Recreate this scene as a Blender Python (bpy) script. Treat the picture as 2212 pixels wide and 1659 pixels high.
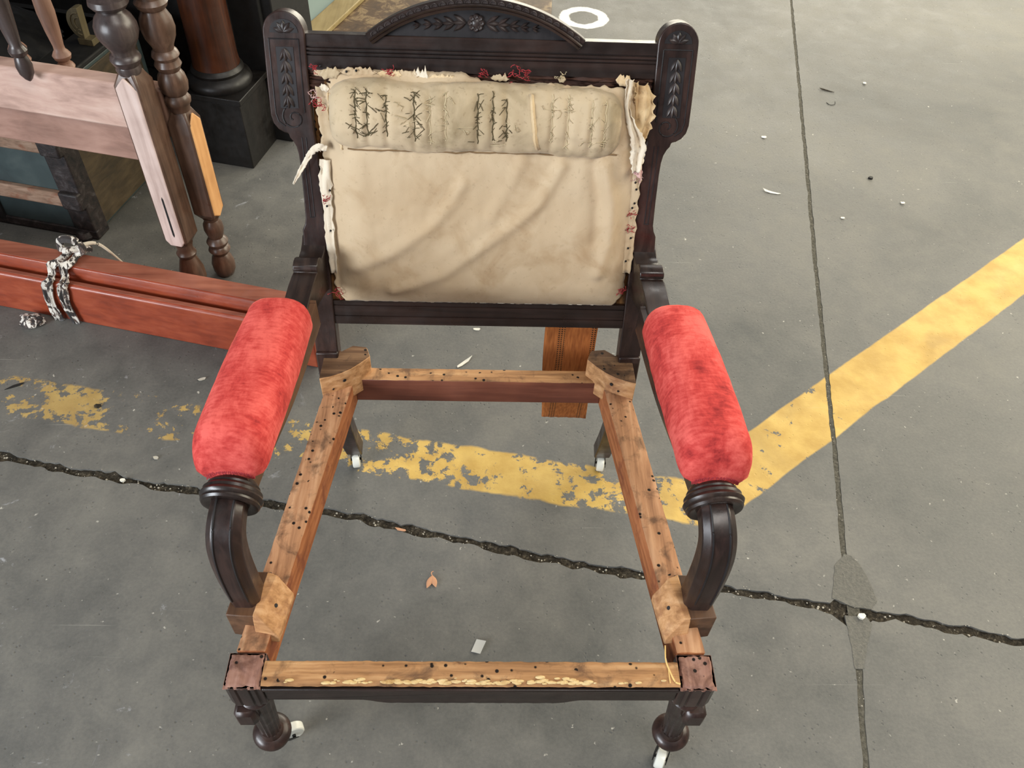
import bpy, bmesh, math, random
from mathutils import Vector, Matrix, noise
random.seed(7)
scene = bpy.context.scene
COL = scene.collection
for o in list(bpy.data.objects):
    bpy.data.objects.remove(o)

# ------------------------------------------------------------------ camera
W, H, FPX = 2212, 1659, 1790.0
CAM = Vector((0.010, -0.4247, 1.423))
PITCH, YAW, ROLL = (math.radians(a) for a in (47.55, -2.80, 2.94))
def cam_axes():
    cp, sp = math.cos(PITCH), math.sin(PITCH)
    F = Vector((0, cp, -sp)); R = Vector((1, 0, 0)); U = Vector((0, sp, cp))
    cr, sr = math.cos(ROLL), math.sin(ROLL)
    R2 = cr * R + sr * U; U2 = -sr * R + cr * U
    Z = Matrix.Rotation(YAW, 3, 'Z')
    return Z @ R2, Z @ U2, Z @ F
CR, CU, CF = cam_axes()
cd = bpy.data.cameras.new('camera')
cd.sensor_fit = 'HORIZONTAL'; cd.sensor_width = 36.0; cd.lens = FPX / W * 36.0
cd.clip_start = 0.05
cam = bpy.data.objects.new('camera', cd); COL.objects.link(cam)
m = Matrix.Identity(4)
for i in range(3):
    m[i][0] = CR[i]; m[i][1] = CU[i]; m[i][2] = -CF[i]; m[i][3] = CAM[i]
cam.matrix_world = m
scene.camera = cam

# ------------------------------------------------------------------ world, light, exposure
world = bpy.data.worlds.new('hall_light'); scene.world = world
world.use_nodes = True
bg = world.node_tree.nodes['Background']
bg.inputs[0].default_value = (0.86, 0.92, 1.0, 1); bg.inputs[1].default_value = 0.16

def area(name, loc, target, sx, sy, power, col):
    l = bpy.data.lights.new(name, 'AREA'); l.shape = 'RECTANGLE'; l.size = sx; l.size_y = sy
    l.energy = power; l.color = col
    o = bpy.data.objects.new(name, l); COL.objects.link(o)
    o.location = loc
    o.rotation_euler = (Vector(target) - Vector(loc)).to_track_quat('-Z', 'Y').to_euler()
    return o
area('far_door_daylight', (2.6, 8.6, 2.0), (0.6, 1.0, 0.3), 6.0, 3.4, 500, (1.0, 0.93, 0.75))
area('rear_floor_fill', (0.4, 3.9, 4.8), (0.2, 1.0, 0), 2.4, 1.4, 75, (1.0, 0.97, 0.92))  # added overhead fill, brightens the floor behind the chair
area('open_door_daylight', (3.9, 2.2, 2.3), (1.3, 1.6, 0), 4.0, 2.6, 265, (1.0, 0.92, 0.72))
area('side_window_daylight', (-3.2, -2.0, 1.25), (-0.2, 0.5, 0.7), 2.2, 1.4, 195, (0.88, 0.94, 1.0))
area('front_cloth_fill', (1.5, -1.6, 4.4), (0.5, 0.7, 0.4), 2.6, 1.8, 125, (1.0, 0.96, 0.90))  # fill lamp added high in front to lift the back cloth and pad tops

scene.view_settings.view_transform = 'Standard'
scene.view_settings.look = 'None'
scene.view_settings.gamma = 1.0
scene.view_settings.use_curve_mapping = False
scene.view_settings.exposure = 0.0

# ------------------------------------------------------------------ pixel helpers (directions only)
def ray(px, py):
    return CF + CR * ((px - W / 2) / FPX) - CU * ((py - H / 2) / FPX)
def atz(px, py, z=0.0):
    d = ray(px, py); return CAM + d * ((z - CAM.z) / d.z)
TH = math.radians(15); ST, CT = math.sin(TH), math.cos(TH)
P0 = Vector((0, .555, .45)); BN = Vector((0, -CT, ST)); BV = Vector((0, ST, CT))
def Bp(u, v, w=0.0):                       # chair back frame: u right, v up the back, w out of its face
    return P0 + Vector((u, 0, 0)) + BV * v + BN * w
def bpx(px, py, w=0.0):
    q = P0 + BN * w; d = ray(px, py)
    X = CAM + d * ((q - CAM).dot(BN) / d.dot(BN)) - P0
    return X.x, X.dot(BV)

# ------------------------------------------------------------------ materials
def lin(c):
    def f(v):
        v /= 255.0
        return v / 12.92 if v <= .04045 else ((v + .055) / 1.055) ** 2.4
    return (f(c[0]), f(c[1]), f(c[2]), 1)
class N:
    def __init__(s, name):
        s.m = bpy.data.materials.new(name); s.m.use_nodes = True
        s.t = s.m.node_tree; s.b = s.t.nodes['Principled BSDF']
        s.tc = s.t.nodes.new('ShaderNodeTexCoord')
    def l(s, a, b): s.t.links.new(a, b)
    def mapping(s, scale=(1, 1, 1), rot=(0, 0, 0), loc=(0, 0, 0)):
        n = s.t.nodes.new('ShaderNodeMapping'); n.inputs['Scale'].default_value = scale
        n.inputs['Rotation'].default_value = rot; n.inputs['Location'].default_value = loc
        s.l(s.tc.outputs['Object'], n.inputs['Vector']); return n.outputs[0]
    def noise(s, scale, detail=4, vec=None, rough=.55, dist=0):
        n = s.t.nodes.new('ShaderNodeTexNoise'); n.inputs['Scale'].default_value = scale
        n.inputs['Detail'].default_value = detail; n.inputs['Roughness'].default_value = rough
        n.inputs['Distortion'].default_value = dist
        s.l(vec if vec is not None else s.tc.outputs['Object'], n.inputs['Vector']); return n.outputs['Fac']
    def voro(s, scale, vec=None, feature='F1'):
        n = s.t.nodes.new('ShaderNodeTexVoronoi'); n.inputs['Scale'].default_value = scale; n.feature = feature
        s.l(vec if vec is not None else s.tc.outputs['Object'], n.inputs['Vector']); return n
    def ramp(s, fac, stops):
        n = s.t.nodes.new('ShaderNodeValToRGB'); e = n.color_ramp.elements
        while len(e) > 1: e.remove(e[-1])
        e[0].position = stops[0][0]; e[0].color = stops[0][1]
        for p, c in stops[1:]:
            k = e.new(p); k.color = c
        s.l(fac, n.inputs[0]); return n.outputs[0]
    def mr(s, fac, a, b, c=0., d=1.):
        n = s.t.nodes.new('ShaderNodeMapRange'); n.inputs[1].default_value = a; n.inputs[2].default_value = b
        n.inputs[3].default_value = c; n.inputs[4].default_value = d; s.l(fac, n.inputs[0]); return n.outputs[0]
    def mix(s, fac, a, b, mode='MIX'):
        n = s.t.nodes.new('ShaderNodeMix'); n.data_type = 'RGBA'; n.blend_type = mode
        for k, v in ((0, fac), (6, a), (7, b)):
            if hasattr(v, 'default_value') and not isinstance(v, (tuple, float, int)): s.l(v, n.inputs[k])
            else: n.inputs[k].default_value = v
        return n.outputs[2]
    def math(s, op, a, b=None, c=None):
        n = s.t.nodes.new('ShaderNodeMath'); n.operation = op
        for k, v in enumerate((a, b, c)):
            if v is None: continue
            if isinstance(v, (int, float)): n.inputs[k].default_value = v
            else: s.l(v, n.inputs[k])
        return n.outputs[0]
    def bump(s, h, strength, dist=.002):
        n = s.t.nodes.new('ShaderNodeBump'); n.inputs['Strength'].default_value = strength
        n.inputs['Distance'].default_value = dist; s.l(h, n.inputs['Height']); s.l(n.outputs[0], s.b.inputs['Normal'])
    def set(s, col=None, rough=None, **k):
        for nm, v in (('Base Color', col), ('Roughness', rough)):
            if v is None: continue
            if isinstance(v, (tuple, float, int)): s.b.inputs[nm].default_value = v
            else: s.l(v, s.b.inputs[nm])
        for kk, v in k.items(): s.b.inputs[kk.replace('_', ' ')].default_value = v
        return s.m

def grain_scale(axis, along=5., across=70.):
    return tuple(along if i == axis else across for i in range(3))
def wood(name, dark, mid, light, axis=0, rough=.42, across=70., bump=.12, rot=(0, 0, 0), spec=.5, coat=0.):
    n = N(name)
    g = n.noise(1., 5, n.mapping(grain_scale(axis, 4., across), rot), .6, .4)
    p = n.noise(9., 3)
    f = n.math('ADD', n.math('MULTIPLY', g, .65), n.math('MULTIPLY', p, .45))
    c = n.ramp(f, [(.32, lin(dark)), (.55, lin(mid)), (.8, lin(light))])
    r = n.mr(n.noise(40., 4), .3, .7, rough - .08, rough + .12)
    n.bump(g, bump, .0015)
    return n.set(c, r, Specular_IOR_Level=spec, Coat_Weight=coat)
def raw_wood(name, dark, mid, light, axis=0, holes=True, stain=(92, 68, 52)):
    n = N(name)
    g = n.noise(1., 5, n.mapping(grain_scale(axis, 6., 90.)), .6, .3)
    c = n.ramp(g, [(.3, lin(dark)), (.52, lin(mid)), (.75, lin(light))])
    st = n.mr(n.noise(26., 5, None, .65, .5), .5, .66)
    c = n.mix(n.math('MULTIPLY', st, .8), c, lin(stain))
    if holes:
        v = n.voro(75.); d = n.mr(v.outputs['Distance'], .15, .22, 1., 0.)
        k = n.math('GREATER_THAN', n.noise(30., 1), .47)
        hf = n.math('MULTIPLY', d, k)
        c = n.mix(hf, c, lin((24, 16, 12)))
        n.bump(n.math('SUBTRACT', g, n.math('MULTIPLY', hf, 2.)), .5, .002)
    else:
        n.bump(g, .3, .0015)
    return n.set(c, .78, Specular_IOR_Level=.25)

M = {}
M['walnut'] = wood('dark_walnut', (20, 14, 12), (40, 29, 25), (64, 46, 40), 0, .33)
M['walnut_v'] = wood('dark_walnut_upright', (22, 15, 13), (46, 32, 28), (76, 54, 47), 2, .33)
M['walnut_y'] = wood('dark_walnut_arm', (20, 15, 13), (42, 32, 28), (70, 54, 46), 1, .30)
M['carve'] = wood('carved_walnut', (26, 20, 19), (50, 41, 39), (80, 68, 64), 2, .38)
M['recess'] = wood('recess_walnut', (14, 12, 13), (26, 22, 24), (40, 36, 38), 2, .55)
M['brown_side'] = wood('brown_stained_side', (58, 38, 24), (92, 64, 44), (120, 86, 60), 1, .5)
M['red_side'] = wood('red_stained_rail', (72, 36, 26), (106, 58, 42), (140, 84, 62), 0, .5)
M['raw_x'] = raw_wood('raw_rail_cross', (124, 88, 58), (174, 130, 88), (206, 166, 120), 0)
M['raw_y'] = raw_wood('raw_rail_side', (130, 90, 64), (182, 134, 98), (212, 168, 130), 1)
M['raw_inner'] = raw_wood('rail_inner_side', (128, 74, 44), (168, 104, 64), (190, 128, 84), 1, False, (120, 66, 46))
M['pine'] = raw_wood('pine_block', (150, 106, 68), (194, 146, 100), (218, 174, 130), 0, False, (146, 100, 70))
M['block_top'] = raw_wood('dirty_block_top', (64, 44, 30), (104, 76, 54), (142, 110, 80), 0, True, (50, 36, 28))
M['leg_top'] = raw_wood('leg_end_grain', (112, 76, 64), (150, 112, 98), (172, 136, 120), 1, True, (90, 60, 50))
M['splinter'] = wood('splintered_rebate', (26, 14, 10), (62, 36, 26), (116, 76, 52), 0, .8, 110, .8)
M['tackwood'] = raw_wood('tack_strip_wood', (70, 46, 22), (112, 76, 40), (140, 100, 58), 2, True, (46, 30, 18))

def canvas(name, base, light, stain, stain_amt=.7, marks=.5):
    n = N(name)
    big = n.noise(6., 4, None, .55, .3)
    c = n.ramp(big, [(.3, lin(base)), (.7, lin(light))])
    st = n.mr(n.noise(14., 5, n.mapping((1, 1, 1), (0, 0, .5), (3, 1, 2)), .6, .6), .48, .72)
    c = n.mix(n.math('MULTIPLY', st, stain_amt), c, lin(stain))
    sp = n.mr(n.noise(150., 2), .62, .72)
    c = n.mix(n.math('MULTIPLY', sp, marks), c, lin((120, 98, 70)))
    wv = n.noise(900., 1)
    n.bump(n.math('ADD', n.math('MULTIPLY', wv, .3), n.noise(60., 4)), .25, .0015)
    return n.set(c, .92, Specular_IOR_Level=.15, Sheen_Weight=.15)
M['canvas'] = canvas('old_calico', (184, 160, 128), (206, 186, 156), (160, 130, 94), .6, .16)
M['bolster'] = canvas('stained_calico', (178, 159, 128), (204, 184, 153), (134, 118, 88), .75, .3)
M['rag_white'] = canvas('torn_cotton', (214, 200, 176), (232, 222, 204), (184, 158, 124), .5, .2)
M['flap'] = canvas('torn_yellowed_calico', (204, 176, 132), (226, 204, 168), (168, 124, 72), .7, .4)

def velvet(name):
    n = N(name)
    p = n.noise(1., 5, n.mapping((20, 12, 18)), .72, .3)
    q = n.noise(1., 4, n.mapping((60, 260, 60)), .6)
    f = n.math('ADD', n.math('MULTIPLY', p, .8), n.math('MULTIPLY', q, .28))
    c = n.ramp(f, [(.38, lin((136, 40, 42))), (.51, lin((190, 66, 62))), (.65, lin((222, 100, 92)))])
    n.bump(n.noise(500., 2), .25, .001)
    m = n.set(c, .85, Specular_IOR_Level=.1, Sheen_Weight=.6, Sheen_Roughness=.35)
    n.b.inputs['Sheen Tint'].default_value = lin((255, 130, 115))
    return m
M['velvet'] = velvet('crushed_red_velvet')
M['red_thread'] = N('red_thread').set(lin((170, 52, 58)), .8)
M['pink_thread'] = N('pink_thread').set(lin((214, 176, 170)), .8)
M['dark_thread'] = N('olive_thread').set(lin((84, 74, 48)), .85)
M['tan_thread'] = N('tan_thread').set(lin((128, 102, 70)), .85)
M['pale_thread'] = N('pale_thread').set(lin((196, 180, 146)), .85)
M['straw'] = N('straw_thread').set(lin((226, 190, 120)), .7)
M['glue'] = raw_wood('glued_paper', (196, 164, 108), (218, 190, 138), (232, 212, 168), 0, False, (180, 140, 86))

def webbing():
    n = N('orange_jute_webbing')
    x = n.math('MULTIPLY', n.noise(1., 2, n.mapping((300, 300, 30))), .5)
    c = n.ramp(x, [(.15, lin((146, 82, 34))), (.35, lin((186, 112, 54)))])
    sep = n.t.nodes.new('ShaderNodeSeparateXYZ'); n.l(n.tc.outputs['Object'], sep.inputs[0])
    d1 = n.math('ABSOLUTE', n.math('SUBTRACT', sep.outputs[0], .146)); d2 = n.math('ABSOLUTE', n.math('SUBTRACT', sep.outputs[0], .202))
    s = n.math('MINIMUM', d1, d2)
    band = n.mr(s, .0055, .0065, 1, 0)
    wv = n.math('GREATER_THAN', n.math('SINE', n.math('MULTIPLY', sep.outputs[2], 1300.)), -.1)
    wx = n.math('GREATER_THAN', n.math('SINE', n.math('MULTIPLY', sep.outputs[0], 1300.)), -.3)
    c = n.mix(n.math('MULTIPLY', band, n.math('MULTIPLY', wv, wx)), c, lin((62, 42, 18)))
    n.bump(n.noise(800., 1), .3, .001)
    return n.set(c, .9)
M['webbing'] = webbing()
M['iron'] = N('black_iron').set(lin((26, 25, 26)), .45, Metallic=.6)
M['porcelain'] = N('white_porcelain').set(lin((222, 222, 212)), .22)

def plank_mat(name, d, md, l):
    return wood(name, d, md, l, 0, .36, 60., .08, (0, 0, math.radians(13.4)), .5, .15)
M['plank'] = plank_mat('red_varnished_pine', (108, 44, 26), (142, 62, 38), (168, 84, 54))
M['plank_top'] = plank_mat('worn_red_edge', (104, 56, 44), (142, 84, 66), (172, 112, 90))
ROTB = (0, 0, math.radians(13.4))
M['pink'] = wood('sanded_pink_wood', (140, 110, 98), (190, 157, 143), (214, 188, 174), 0, .7, 40., .1, ROTB)
M['pink_dark'] = wood('sanded_brown_wood', (112, 82, 70), (148, 113, 99), (174, 138, 123), 0, .7, 40., .1, ROTB)
M['pink_v'] = wood('sanded_pink_post', (160, 134, 124), (204, 180, 170), (222, 204, 196), 2, .7, 40., .1)
M['honey_v'] = wood('sanded_honey_post', (168, 116, 66), (204, 152, 98), (222, 176, 122), 2, .65, 40., .1)
M['post_v'] = wood('old_brown_post', (48, 34, 26), (82, 60, 48), (118, 92, 76), 2, .34)
M['spin'] = wood('worn_spindle', (88, 62, 50), (128, 96, 80), (156, 124, 106), 2, .5)
M['spin_dark'] = wood('dark_spindle', (40, 34, 34), (66, 56, 54), (96, 84, 80), 2, .3)
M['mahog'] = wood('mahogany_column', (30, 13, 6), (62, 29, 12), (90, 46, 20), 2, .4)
M['ebony'] = wood('blackened_wood', (8, 7, 6), (15, 12, 10), (26, 20, 17), 2, .45)
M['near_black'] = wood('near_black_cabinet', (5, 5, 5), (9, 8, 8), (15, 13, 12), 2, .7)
def trunk_mat():
    n = N('teal_tin'); c = n.ramp(n.noise(8., 5, None, .6, .5), [(.3, lin((34, 44, 46))), (.6, lin((54, 66, 66))), (.8, lin((74, 84, 82)))])
    return n.set(c, .5)
M['teal'] = trunk_mat()
M['trunk_side'] = wood('brown_trunk_side', (38, 32, 20), (64, 52, 34), (86, 72, 50), 1, .6)
M['tarp'] = wood('black_tarpaulin', (8, 8, 8), (16, 15, 15), (30, 29, 30), 0, .5, 30.)
M['olive_wood'] = wood('olive_wood', (60, 52, 34), (88, 78, 54), (112, 100, 72), 2, .6)
M['slat'] = raw_wood('trunk_slat', (96, 76, 62), (134, 108, 90), (156, 132, 114), 0, False, (120, 76, 56))
def rust():
    n = N('rusty_iron'); f = n.noise(40., 6, None, .65, .5)
    c = n.ramp(f, [(.35, lin((18, 17, 18))), (.55, lin((44, 36, 34))), (.75, lin((78, 74, 74)))])
    n.bump(f, .6, .004); return n.set(c, .6, Metallic=.2)
M['rust'] = rust()
def stripe_cloth():
    n = N('black_white_print_cloth'); f = n.noise(1., 3, n.mapping((60, 60, 26), (.3, .4, .2)), .6, 1.2)
    c = n.ramp(f, [(.44, lin((40, 34, 32))), (.5, lin((96, 78, 68))), (.54, lin((214, 208, 198)))])
    return n.set(c, .75, Sheen_Weight=.2)
M['print'] = stripe_cloth()
def board_mat():
    n = N('peeling_brown_board'); f = n.noise(16., 7, None, .72, .5)
    c = n.ramp(f, [(.35, lin((58, 42, 26))), (.52, lin((88, 66, 42))), (.60, lin((140, 118, 84))), (.68, lin((94, 72, 46)))])
    n.bump(f, .3, .003); return n.set(c, .6)
M['board'] = board_mat()
M['frame_y'] = wood('yellowed_frame', (120, 104, 66), (150, 132, 88), (170, 154, 110), 1, .5)
M['pane'] = N('dusty_green_glass').set(lin((150, 166, 156)), .25)
def speck():
    n = N('speckled_plaster'); f = n.noise(120., 3)
    c = n.ramp(f, [(.3, lin((96, 88, 76))), (.42, lin((176, 166, 148))), (.6, lin((196, 186, 168)))])
    return n.set(c, .85)
M['speck'] = speck()

# ---- concrete: bare grey with worn yellow lines and a white ring painted on it
def concrete():
    n = N('concrete_floor')
    sep = n.t.nodes.new('ShaderNodeSeparateXYZ'); n.l(n.tc.outputs['Object'], sep.inputs[0])
    X, Y = sep.outputs[0], sep.outputs[1]
    big = n.noise(1.6, 5, None, .6, .4); mid = n.noise(11., 6, None, .65, .3); fine = n.noise(160., 4, None, .7)
    f = n.math('ADD', n.math('ADD', n.math('MULTIPLY', big, .45), n.math('MULTIPLY', mid, .35)), n.math('MULTIPLY', fine, .2))
    c = n.ramp(f, [(.36, lin((76, 77, 75))), (.5, lin((99, 98, 94))), (.64, lin((118, 116, 109)))])
    gw = n.mr(n.noise(70., 3), .70, .76)
    c = n.mix(n.math('MULTIPLY', gw, .6), c, lin((212, 208, 196)))
    pv = n.voro(90.); pit = n.math('MULTIPLY', n.mr(pv.outputs['Distance'], .1, .22, 1., 0.), n.math('GREATER_THAN', n.noise(25., 2), .56))
    c = n.mix(n.math('MULTIPLY', pit, .55), c, lin((70, 70, 68)))
    # yellow line distances (two straight runs meeting in front of the chair)
    wob = n.math('MULTIPLY', n.math('SUBTRACT', n.noise(9., 4), .5), .035)
    def run(px, py, qx, qy, half, wk):
        dx, dy = qx - px, qy - py; L = math.hypot(dx, dy); dx /= L; dy /= L
        s = n.math('ADD', n.math('MULTIPLY', n.math('SUBTRACT', X, px), -dy), n.math('MULTIPLY', n.math('SUBTRACT', Y, py), dx))
        return n.math('SUBTRACT', half, n.math('ABSOLUTE', n.math('ADD', s, n.math('MULTIPLY', wob, wk))))
    a = run(.45, .545, 1.5, 1.352, .066, .35); b = run(.45, .548, -1.07, .822, .057, 1.)
    ina = n.math('GREATER_THAN', X, .455); inb = n.math('LESS_THAN', X, .50)
    ea = n.math('MULTIPLY', n.mr(a, 0, .004), ina); eb = n.math('MULTIPLY', n.mr(b, 0, .006), inb)
    w1 = n.noise(26., 7, None, .7, .2); w2 = n.noise(4.5, 3, n.mapping((1, 1, 1), (0, 0, 0), (4.3, 2.2, 0)))
    wear = n.math('ADD', n.math('MULTIPLY', w1, .75), n.math('MULTIPLY', w2, .45))
    ta = n.mr(X, .45, 1.1, .655, .80)
    ka = n.mr(n.math('SUBTRACT', ta, wear), -.005, .015)
    tb = n.math('ADD', n.mr(X, -.55, .25, .56, .655), n.mr(X, -.84, -.80, .052, 0.))
    kb = n.mr(n.math('SUBTRACT', tb, wear), -.008, .02)
    pa = n.math('MULTIPLY', ea, ka); pb = n.math('MULTIPLY', eb, kb)
    paint = n.math('MAXIMUM', pa, pb)
    yc = n.ramp(n.noise(14., 4), [(.35, lin((182, 146, 68))), (.65, lin((206, 172, 92)))])
    c = n.mix(n.math('MULTIPLY', paint, n.mr(X, -.75, -.15, .62, .94)), c, yc)
    scr = n.mr(n.noise(1., 3, n.mapping((3, 140, 1), (0, 0, .65)), .6, .25), .70, .76)
    c = n.mix(n.math('MULTIPLY', n.math('MULTIPLY', scr, n.mr(n.noise(2.2, 2), .45, .6)), .35), c, lin((176, 174, 164)))
    dk = n.mr(n.noise(3.1, 4, n.mapping((1, 1, 1), (0, 0, 0), (9, 4, 0)), .6, .6), .56, .74)
    c = n.mix(n.math('MULTIPLY', dk, .28), c, lin((62, 63, 63)))
    # white ring
    rx = n.math('SUBTRACT', X, .377); ry = n.math('SUBTRACT', Y, 2.832)
    rr = n.math('SQRT', n.math('ADD', n.math('MULTIPLY', rx, rx), n.math('MULTIPLY', ry, ry)))
    ring = n.mr(n.math('ABSOLUTE', n.math('SUBTRACT', rr, n.math('ADD', .066, n.math('MULTIPLY', n.noise(25., 3), .022)))), .017, .022, 1, 0)
    c = n.mix(n.math('MULTIPLY', ring, .9), c, lin((232, 232, 228)))
    # chalky scuffs at the front left
    ch = n.math('MULTIPLY', n.mr(n.noise(14., 6, n.mapping((1, 1, 1), (0, 0, 0), (7, 3, 0)), .7, 1.), .64, .74), n.mr(X, -.55, -.3, .55, 0.))
    c = n.mix(ch, c, lin((196, 198, 204)))
    h = n.math('SUBTRACT', n.math('ADD', n.math('MULTIPLY', fine, .6), n.math('MULTIPLY', mid, .8)), n.math('MULTIPLY', pit, 1.2))
    n.bump(n.math('ADD', h, n.math('MULTIPLY', paint, .15)), .35, .0025)
    r = n.mr(mid, .3, .7, .5, .68)
    return n.set(c, r, Specular_IOR_Level=.4)
M['concrete'] = concrete()
def dirt(name, a, b, c_):
    n = N(name); f = n.noise(140., 5, None, .7)
    c = n.ramp(f, [(.35, lin(a)), (.55, lin(b)), (.72, lin(c_))]); n.bump(f, .9, .006); return n.set(c, .95, Specular_IOR_Level=.2)
M['dirt'] = dirt('crack_dirt', (30, 27, 23), (64, 58, 48), (118, 110, 96))
M['joint'] = dirt('joint_grit', (74, 72, 64), (94, 91, 82), (116, 112, 102))
M['patch'] = dirt('mortar_patch', (106, 105, 99), (116, 114, 107), (126, 124, 116))
M['grit'] = N('pale_grit').set(lin((176, 170, 156)), .9)

# ------------------------------------------------------------------ mesh helpers
class MB:
    def __init__(s): s.v = []; s.f = []
    def add(s, vs, fs):
        o = len(s.v); s.v += [Vector(v) for v in vs]; s.f += [tuple(i + o for i in f) for f in fs]; return s
    def hexa(s, p):                         # p: 4 bottom, 4 top (ccw from above)
        return s.add(p, [(3, 2, 1, 0), (4, 5, 6, 7), (0, 1, 5, 4), (1, 2, 6, 5), (2, 3, 7, 6), (3, 0, 4, 7)])
    def box(s, x0, x1, y0, y1, z0, z1, fn=lambda x, y, z: (x, y, z)):
        c = [(x0, y0), (x1, y0), (x1, y1), (x0, y1)]
        return s.hexa([fn(x, y, z0) for x, y in c] + [fn(x, y, z1) for x, y in c])
    def prism(s, poly, fn, a, b):           # poly 2d, fn(x,y,t)
        n = len(poly)
        vs = [fn(x, y, a) for x, y in poly] + [fn(x, y, b) for x, y in poly]
        return s.add(vs, [tuple(range(n))[::-1], tuple(range(n, 2 * n))] + [(i, (i + 1) % n, n + (i + 1) % n, n + i) for i in range(n)])
    def rings(s, rs, caps=True, closed=False):
        n = len(rs[0]); vs = [p for r in rs for p in r]; fs = []
        K = len(rs)
        for k in range(K if closed else K - 1):
            for i in range(n):
                a = k * n; b = ((k + 1) % K) * n
                fs.append((a + i, a + (i + 1) % n, b + (i + 1) % n, b + i))
        if caps and not closed:
            fs += [tuple(range(n))[::-1], tuple(range((K - 1) * n, K * n))]
        return s.add(vs, fs)
    def lathe(s, prof, o, axis=(0, 0, 1), seg=28, flute=None, caps=True):  # prof (t, r)
        A = Vector(axis).normalized(); o = Vector(o)
        X = A.orthogonal().normalized(); Yv = A.cross(X)
        rs = []
        for t, r in prof:
            ring = []
            for i in range(seg):
                an = 2 * math.pi * i / seg
                rr = r * (1 - (flute if flute else 0) * (i % 2))
                ring.append(o + A * t + (X * math.cos(an) + Yv * math.sin(an)) * rr)
            rs.append(ring)
        return s.rings(rs, caps)
    def tube(s, pts, r, seg=6, taper=False):
        pts = [Vector(p) for p in pts]; rs = []
        n = len(pts)
        for i, p in enumerate(pts):
            d = (pts[min(i + 1, n - 1)] - pts[max(i - 1, 0)])
            d = d.normalized() if d.length > 1e-9 else Vector((0, 0, 1))
            X = d.orthogonal().normalized(); Yv = d.cross(X)
            rr = r * (1 - .7 * i / (n - 1)) if taper else r
            rs.append([p + (X * math.cos(2 * math.pi * k / seg) + Yv * math.sin(2 * math.pi * k / seg)) * rr for k in range(seg)])
        return s.rings(rs)
    def grid(s, fn, nu, nv, skip=None):
        vs = [fn(i / nu, j / nv) for j in range(nv + 1) for i in range(nu + 1)]
        fs = []
        for j in range(nv):
            for i in range(nu):
                if skip and skip((i + .5) / nu, (j + .5) / nv): continue
                a = j * (nu + 1) + i
                fs.append((a, a + 1, a + nu + 2, a + nu + 1))
        return s.add(vs, fs)

def obj(name, mb, mat, parent=None, smooth=True, bevel=0., seg=2, label=None, angle=38, thick=0., sub=0, normals=True):
    me = bpy.data.meshes.new(name)
    me.from_pydata([tuple(v) for v in mb.v], [], mb.f)
    if normals:
        bm = bmesh.new(); bm.from_mesh(me); bmesh.ops.recalc_face_normals(bm, faces=bm.faces); bm.to_mesh(me); bm.free()
    me.update()
    if smooth:
        me.shade_smooth(); me.set_sharp_from_angle(angle=math.radians(angle))
    me.materials.append(M[mat] if isinstance(mat, str) else mat)
    o = bpy.data.objects.new(name, me); COL.objects.link(o)
    if thick:
        q = o.modifiers.new('thickness', 'SOLIDIFY'); q.thickness = thick; q.offset = 0
    if bevel:
        q = o.modifiers.new('edge', 'BEVEL'); q.width = bevel; q.segments = seg; q.limit_method = 'ANGLE'; q.angle_limit = math.radians(35)
    if sub:
        q = o.modifiers.new('smooth', 'SUBSURF'); q.levels = sub; q.render_levels = sub
    if parent is not None:
        o.parent = parent
        o.matrix_parent_inverse = Matrix.Translation(-world_loc(parent))
    if label: o['label'] = label
    return o
def world_loc(o):
    return Vector(o['_loc']) if '_loc' in o else Vector((0, 0, 0))
ROOTS = []
def thing(name, label, cat, loc=(0, 0, 0), group=None):
    o = bpy.data.objects.new(name, None); COL.objects.link(o); o.empty_display_size = .05
    o.location = loc; o['_loc'] = tuple(loc); o['label'] = label; o['category'] = cat
    if group: o['group'] = group
    ROOTS.append(o); return o
def tag(o, label, cat, group=None):
    o['label'] = label; o['category'] = cat
    if group: o['group'] = group
    return o
def catmull(pts, n=8):
    pts = [Vector(p) for p in pts]; out = []
    q = [2 * pts[0] - pts[1]] + pts + [2 * pts[-1] - pts[-2]]
    for i in range(1, len(q) - 2):
        for k in range(n):
            t = k / n; a, b, c, d = q[i - 1:i + 3]
            out.append(.5 * ((2 * b) + (c - a) * t + (2 * a - 5 * b + 4 * c - d) * t * t + (3 * b - a - 3 * c + d) * t ** 3))
    out.append(pts[-1]); return out
def fb(x, y, z=0., o=3):
    return noise.fractal(Vector((x, y, z)), 1.0, 2.0, o)
def smooth01(x): x = max(0., min(1., x)); return x * x * (3 - 2 * x)

# ================================================================== FLOOR
def px_line(pts): return [atz(x, y) for x, y in pts]
crackA = px_line([(-700, 860), (-300, 925), (0, 985), (120, 1010), (260, 1035), (430, 1062), (600, 1092), (760, 1115), (930, 1152), (1100, 1190), (1250, 1222), (1410, 1250), (1580, 1275), (1720, 1300), (1845, 1322), (1960, 1340), (2090, 1364), (2212, 1390), (2600, 1450), (3400, 1560)])
crackB = px_line([(1690, -180), (1709, 0), (1722, 140), (1735, 280), (1748, 420), (1760, 560), (1776, 710), (1790, 850), (1804, 980), (1815, 1100), (1822, 1195), (1845, 1322), (1855, 1420), (1862, 1540), (1872, 1659), (1890, 1900)])
def resample(pts, step):
    out = [pts[0]]
    for a, b in zip(pts, pts[1:]):
        k = max(1, int((b - a).length / step))
        out += [a.lerp(b, (i + 1) / k) for i in range(k)]
    return out
crackA = resample(crackA, .010); crackB = resample(crackB, .012)
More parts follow.
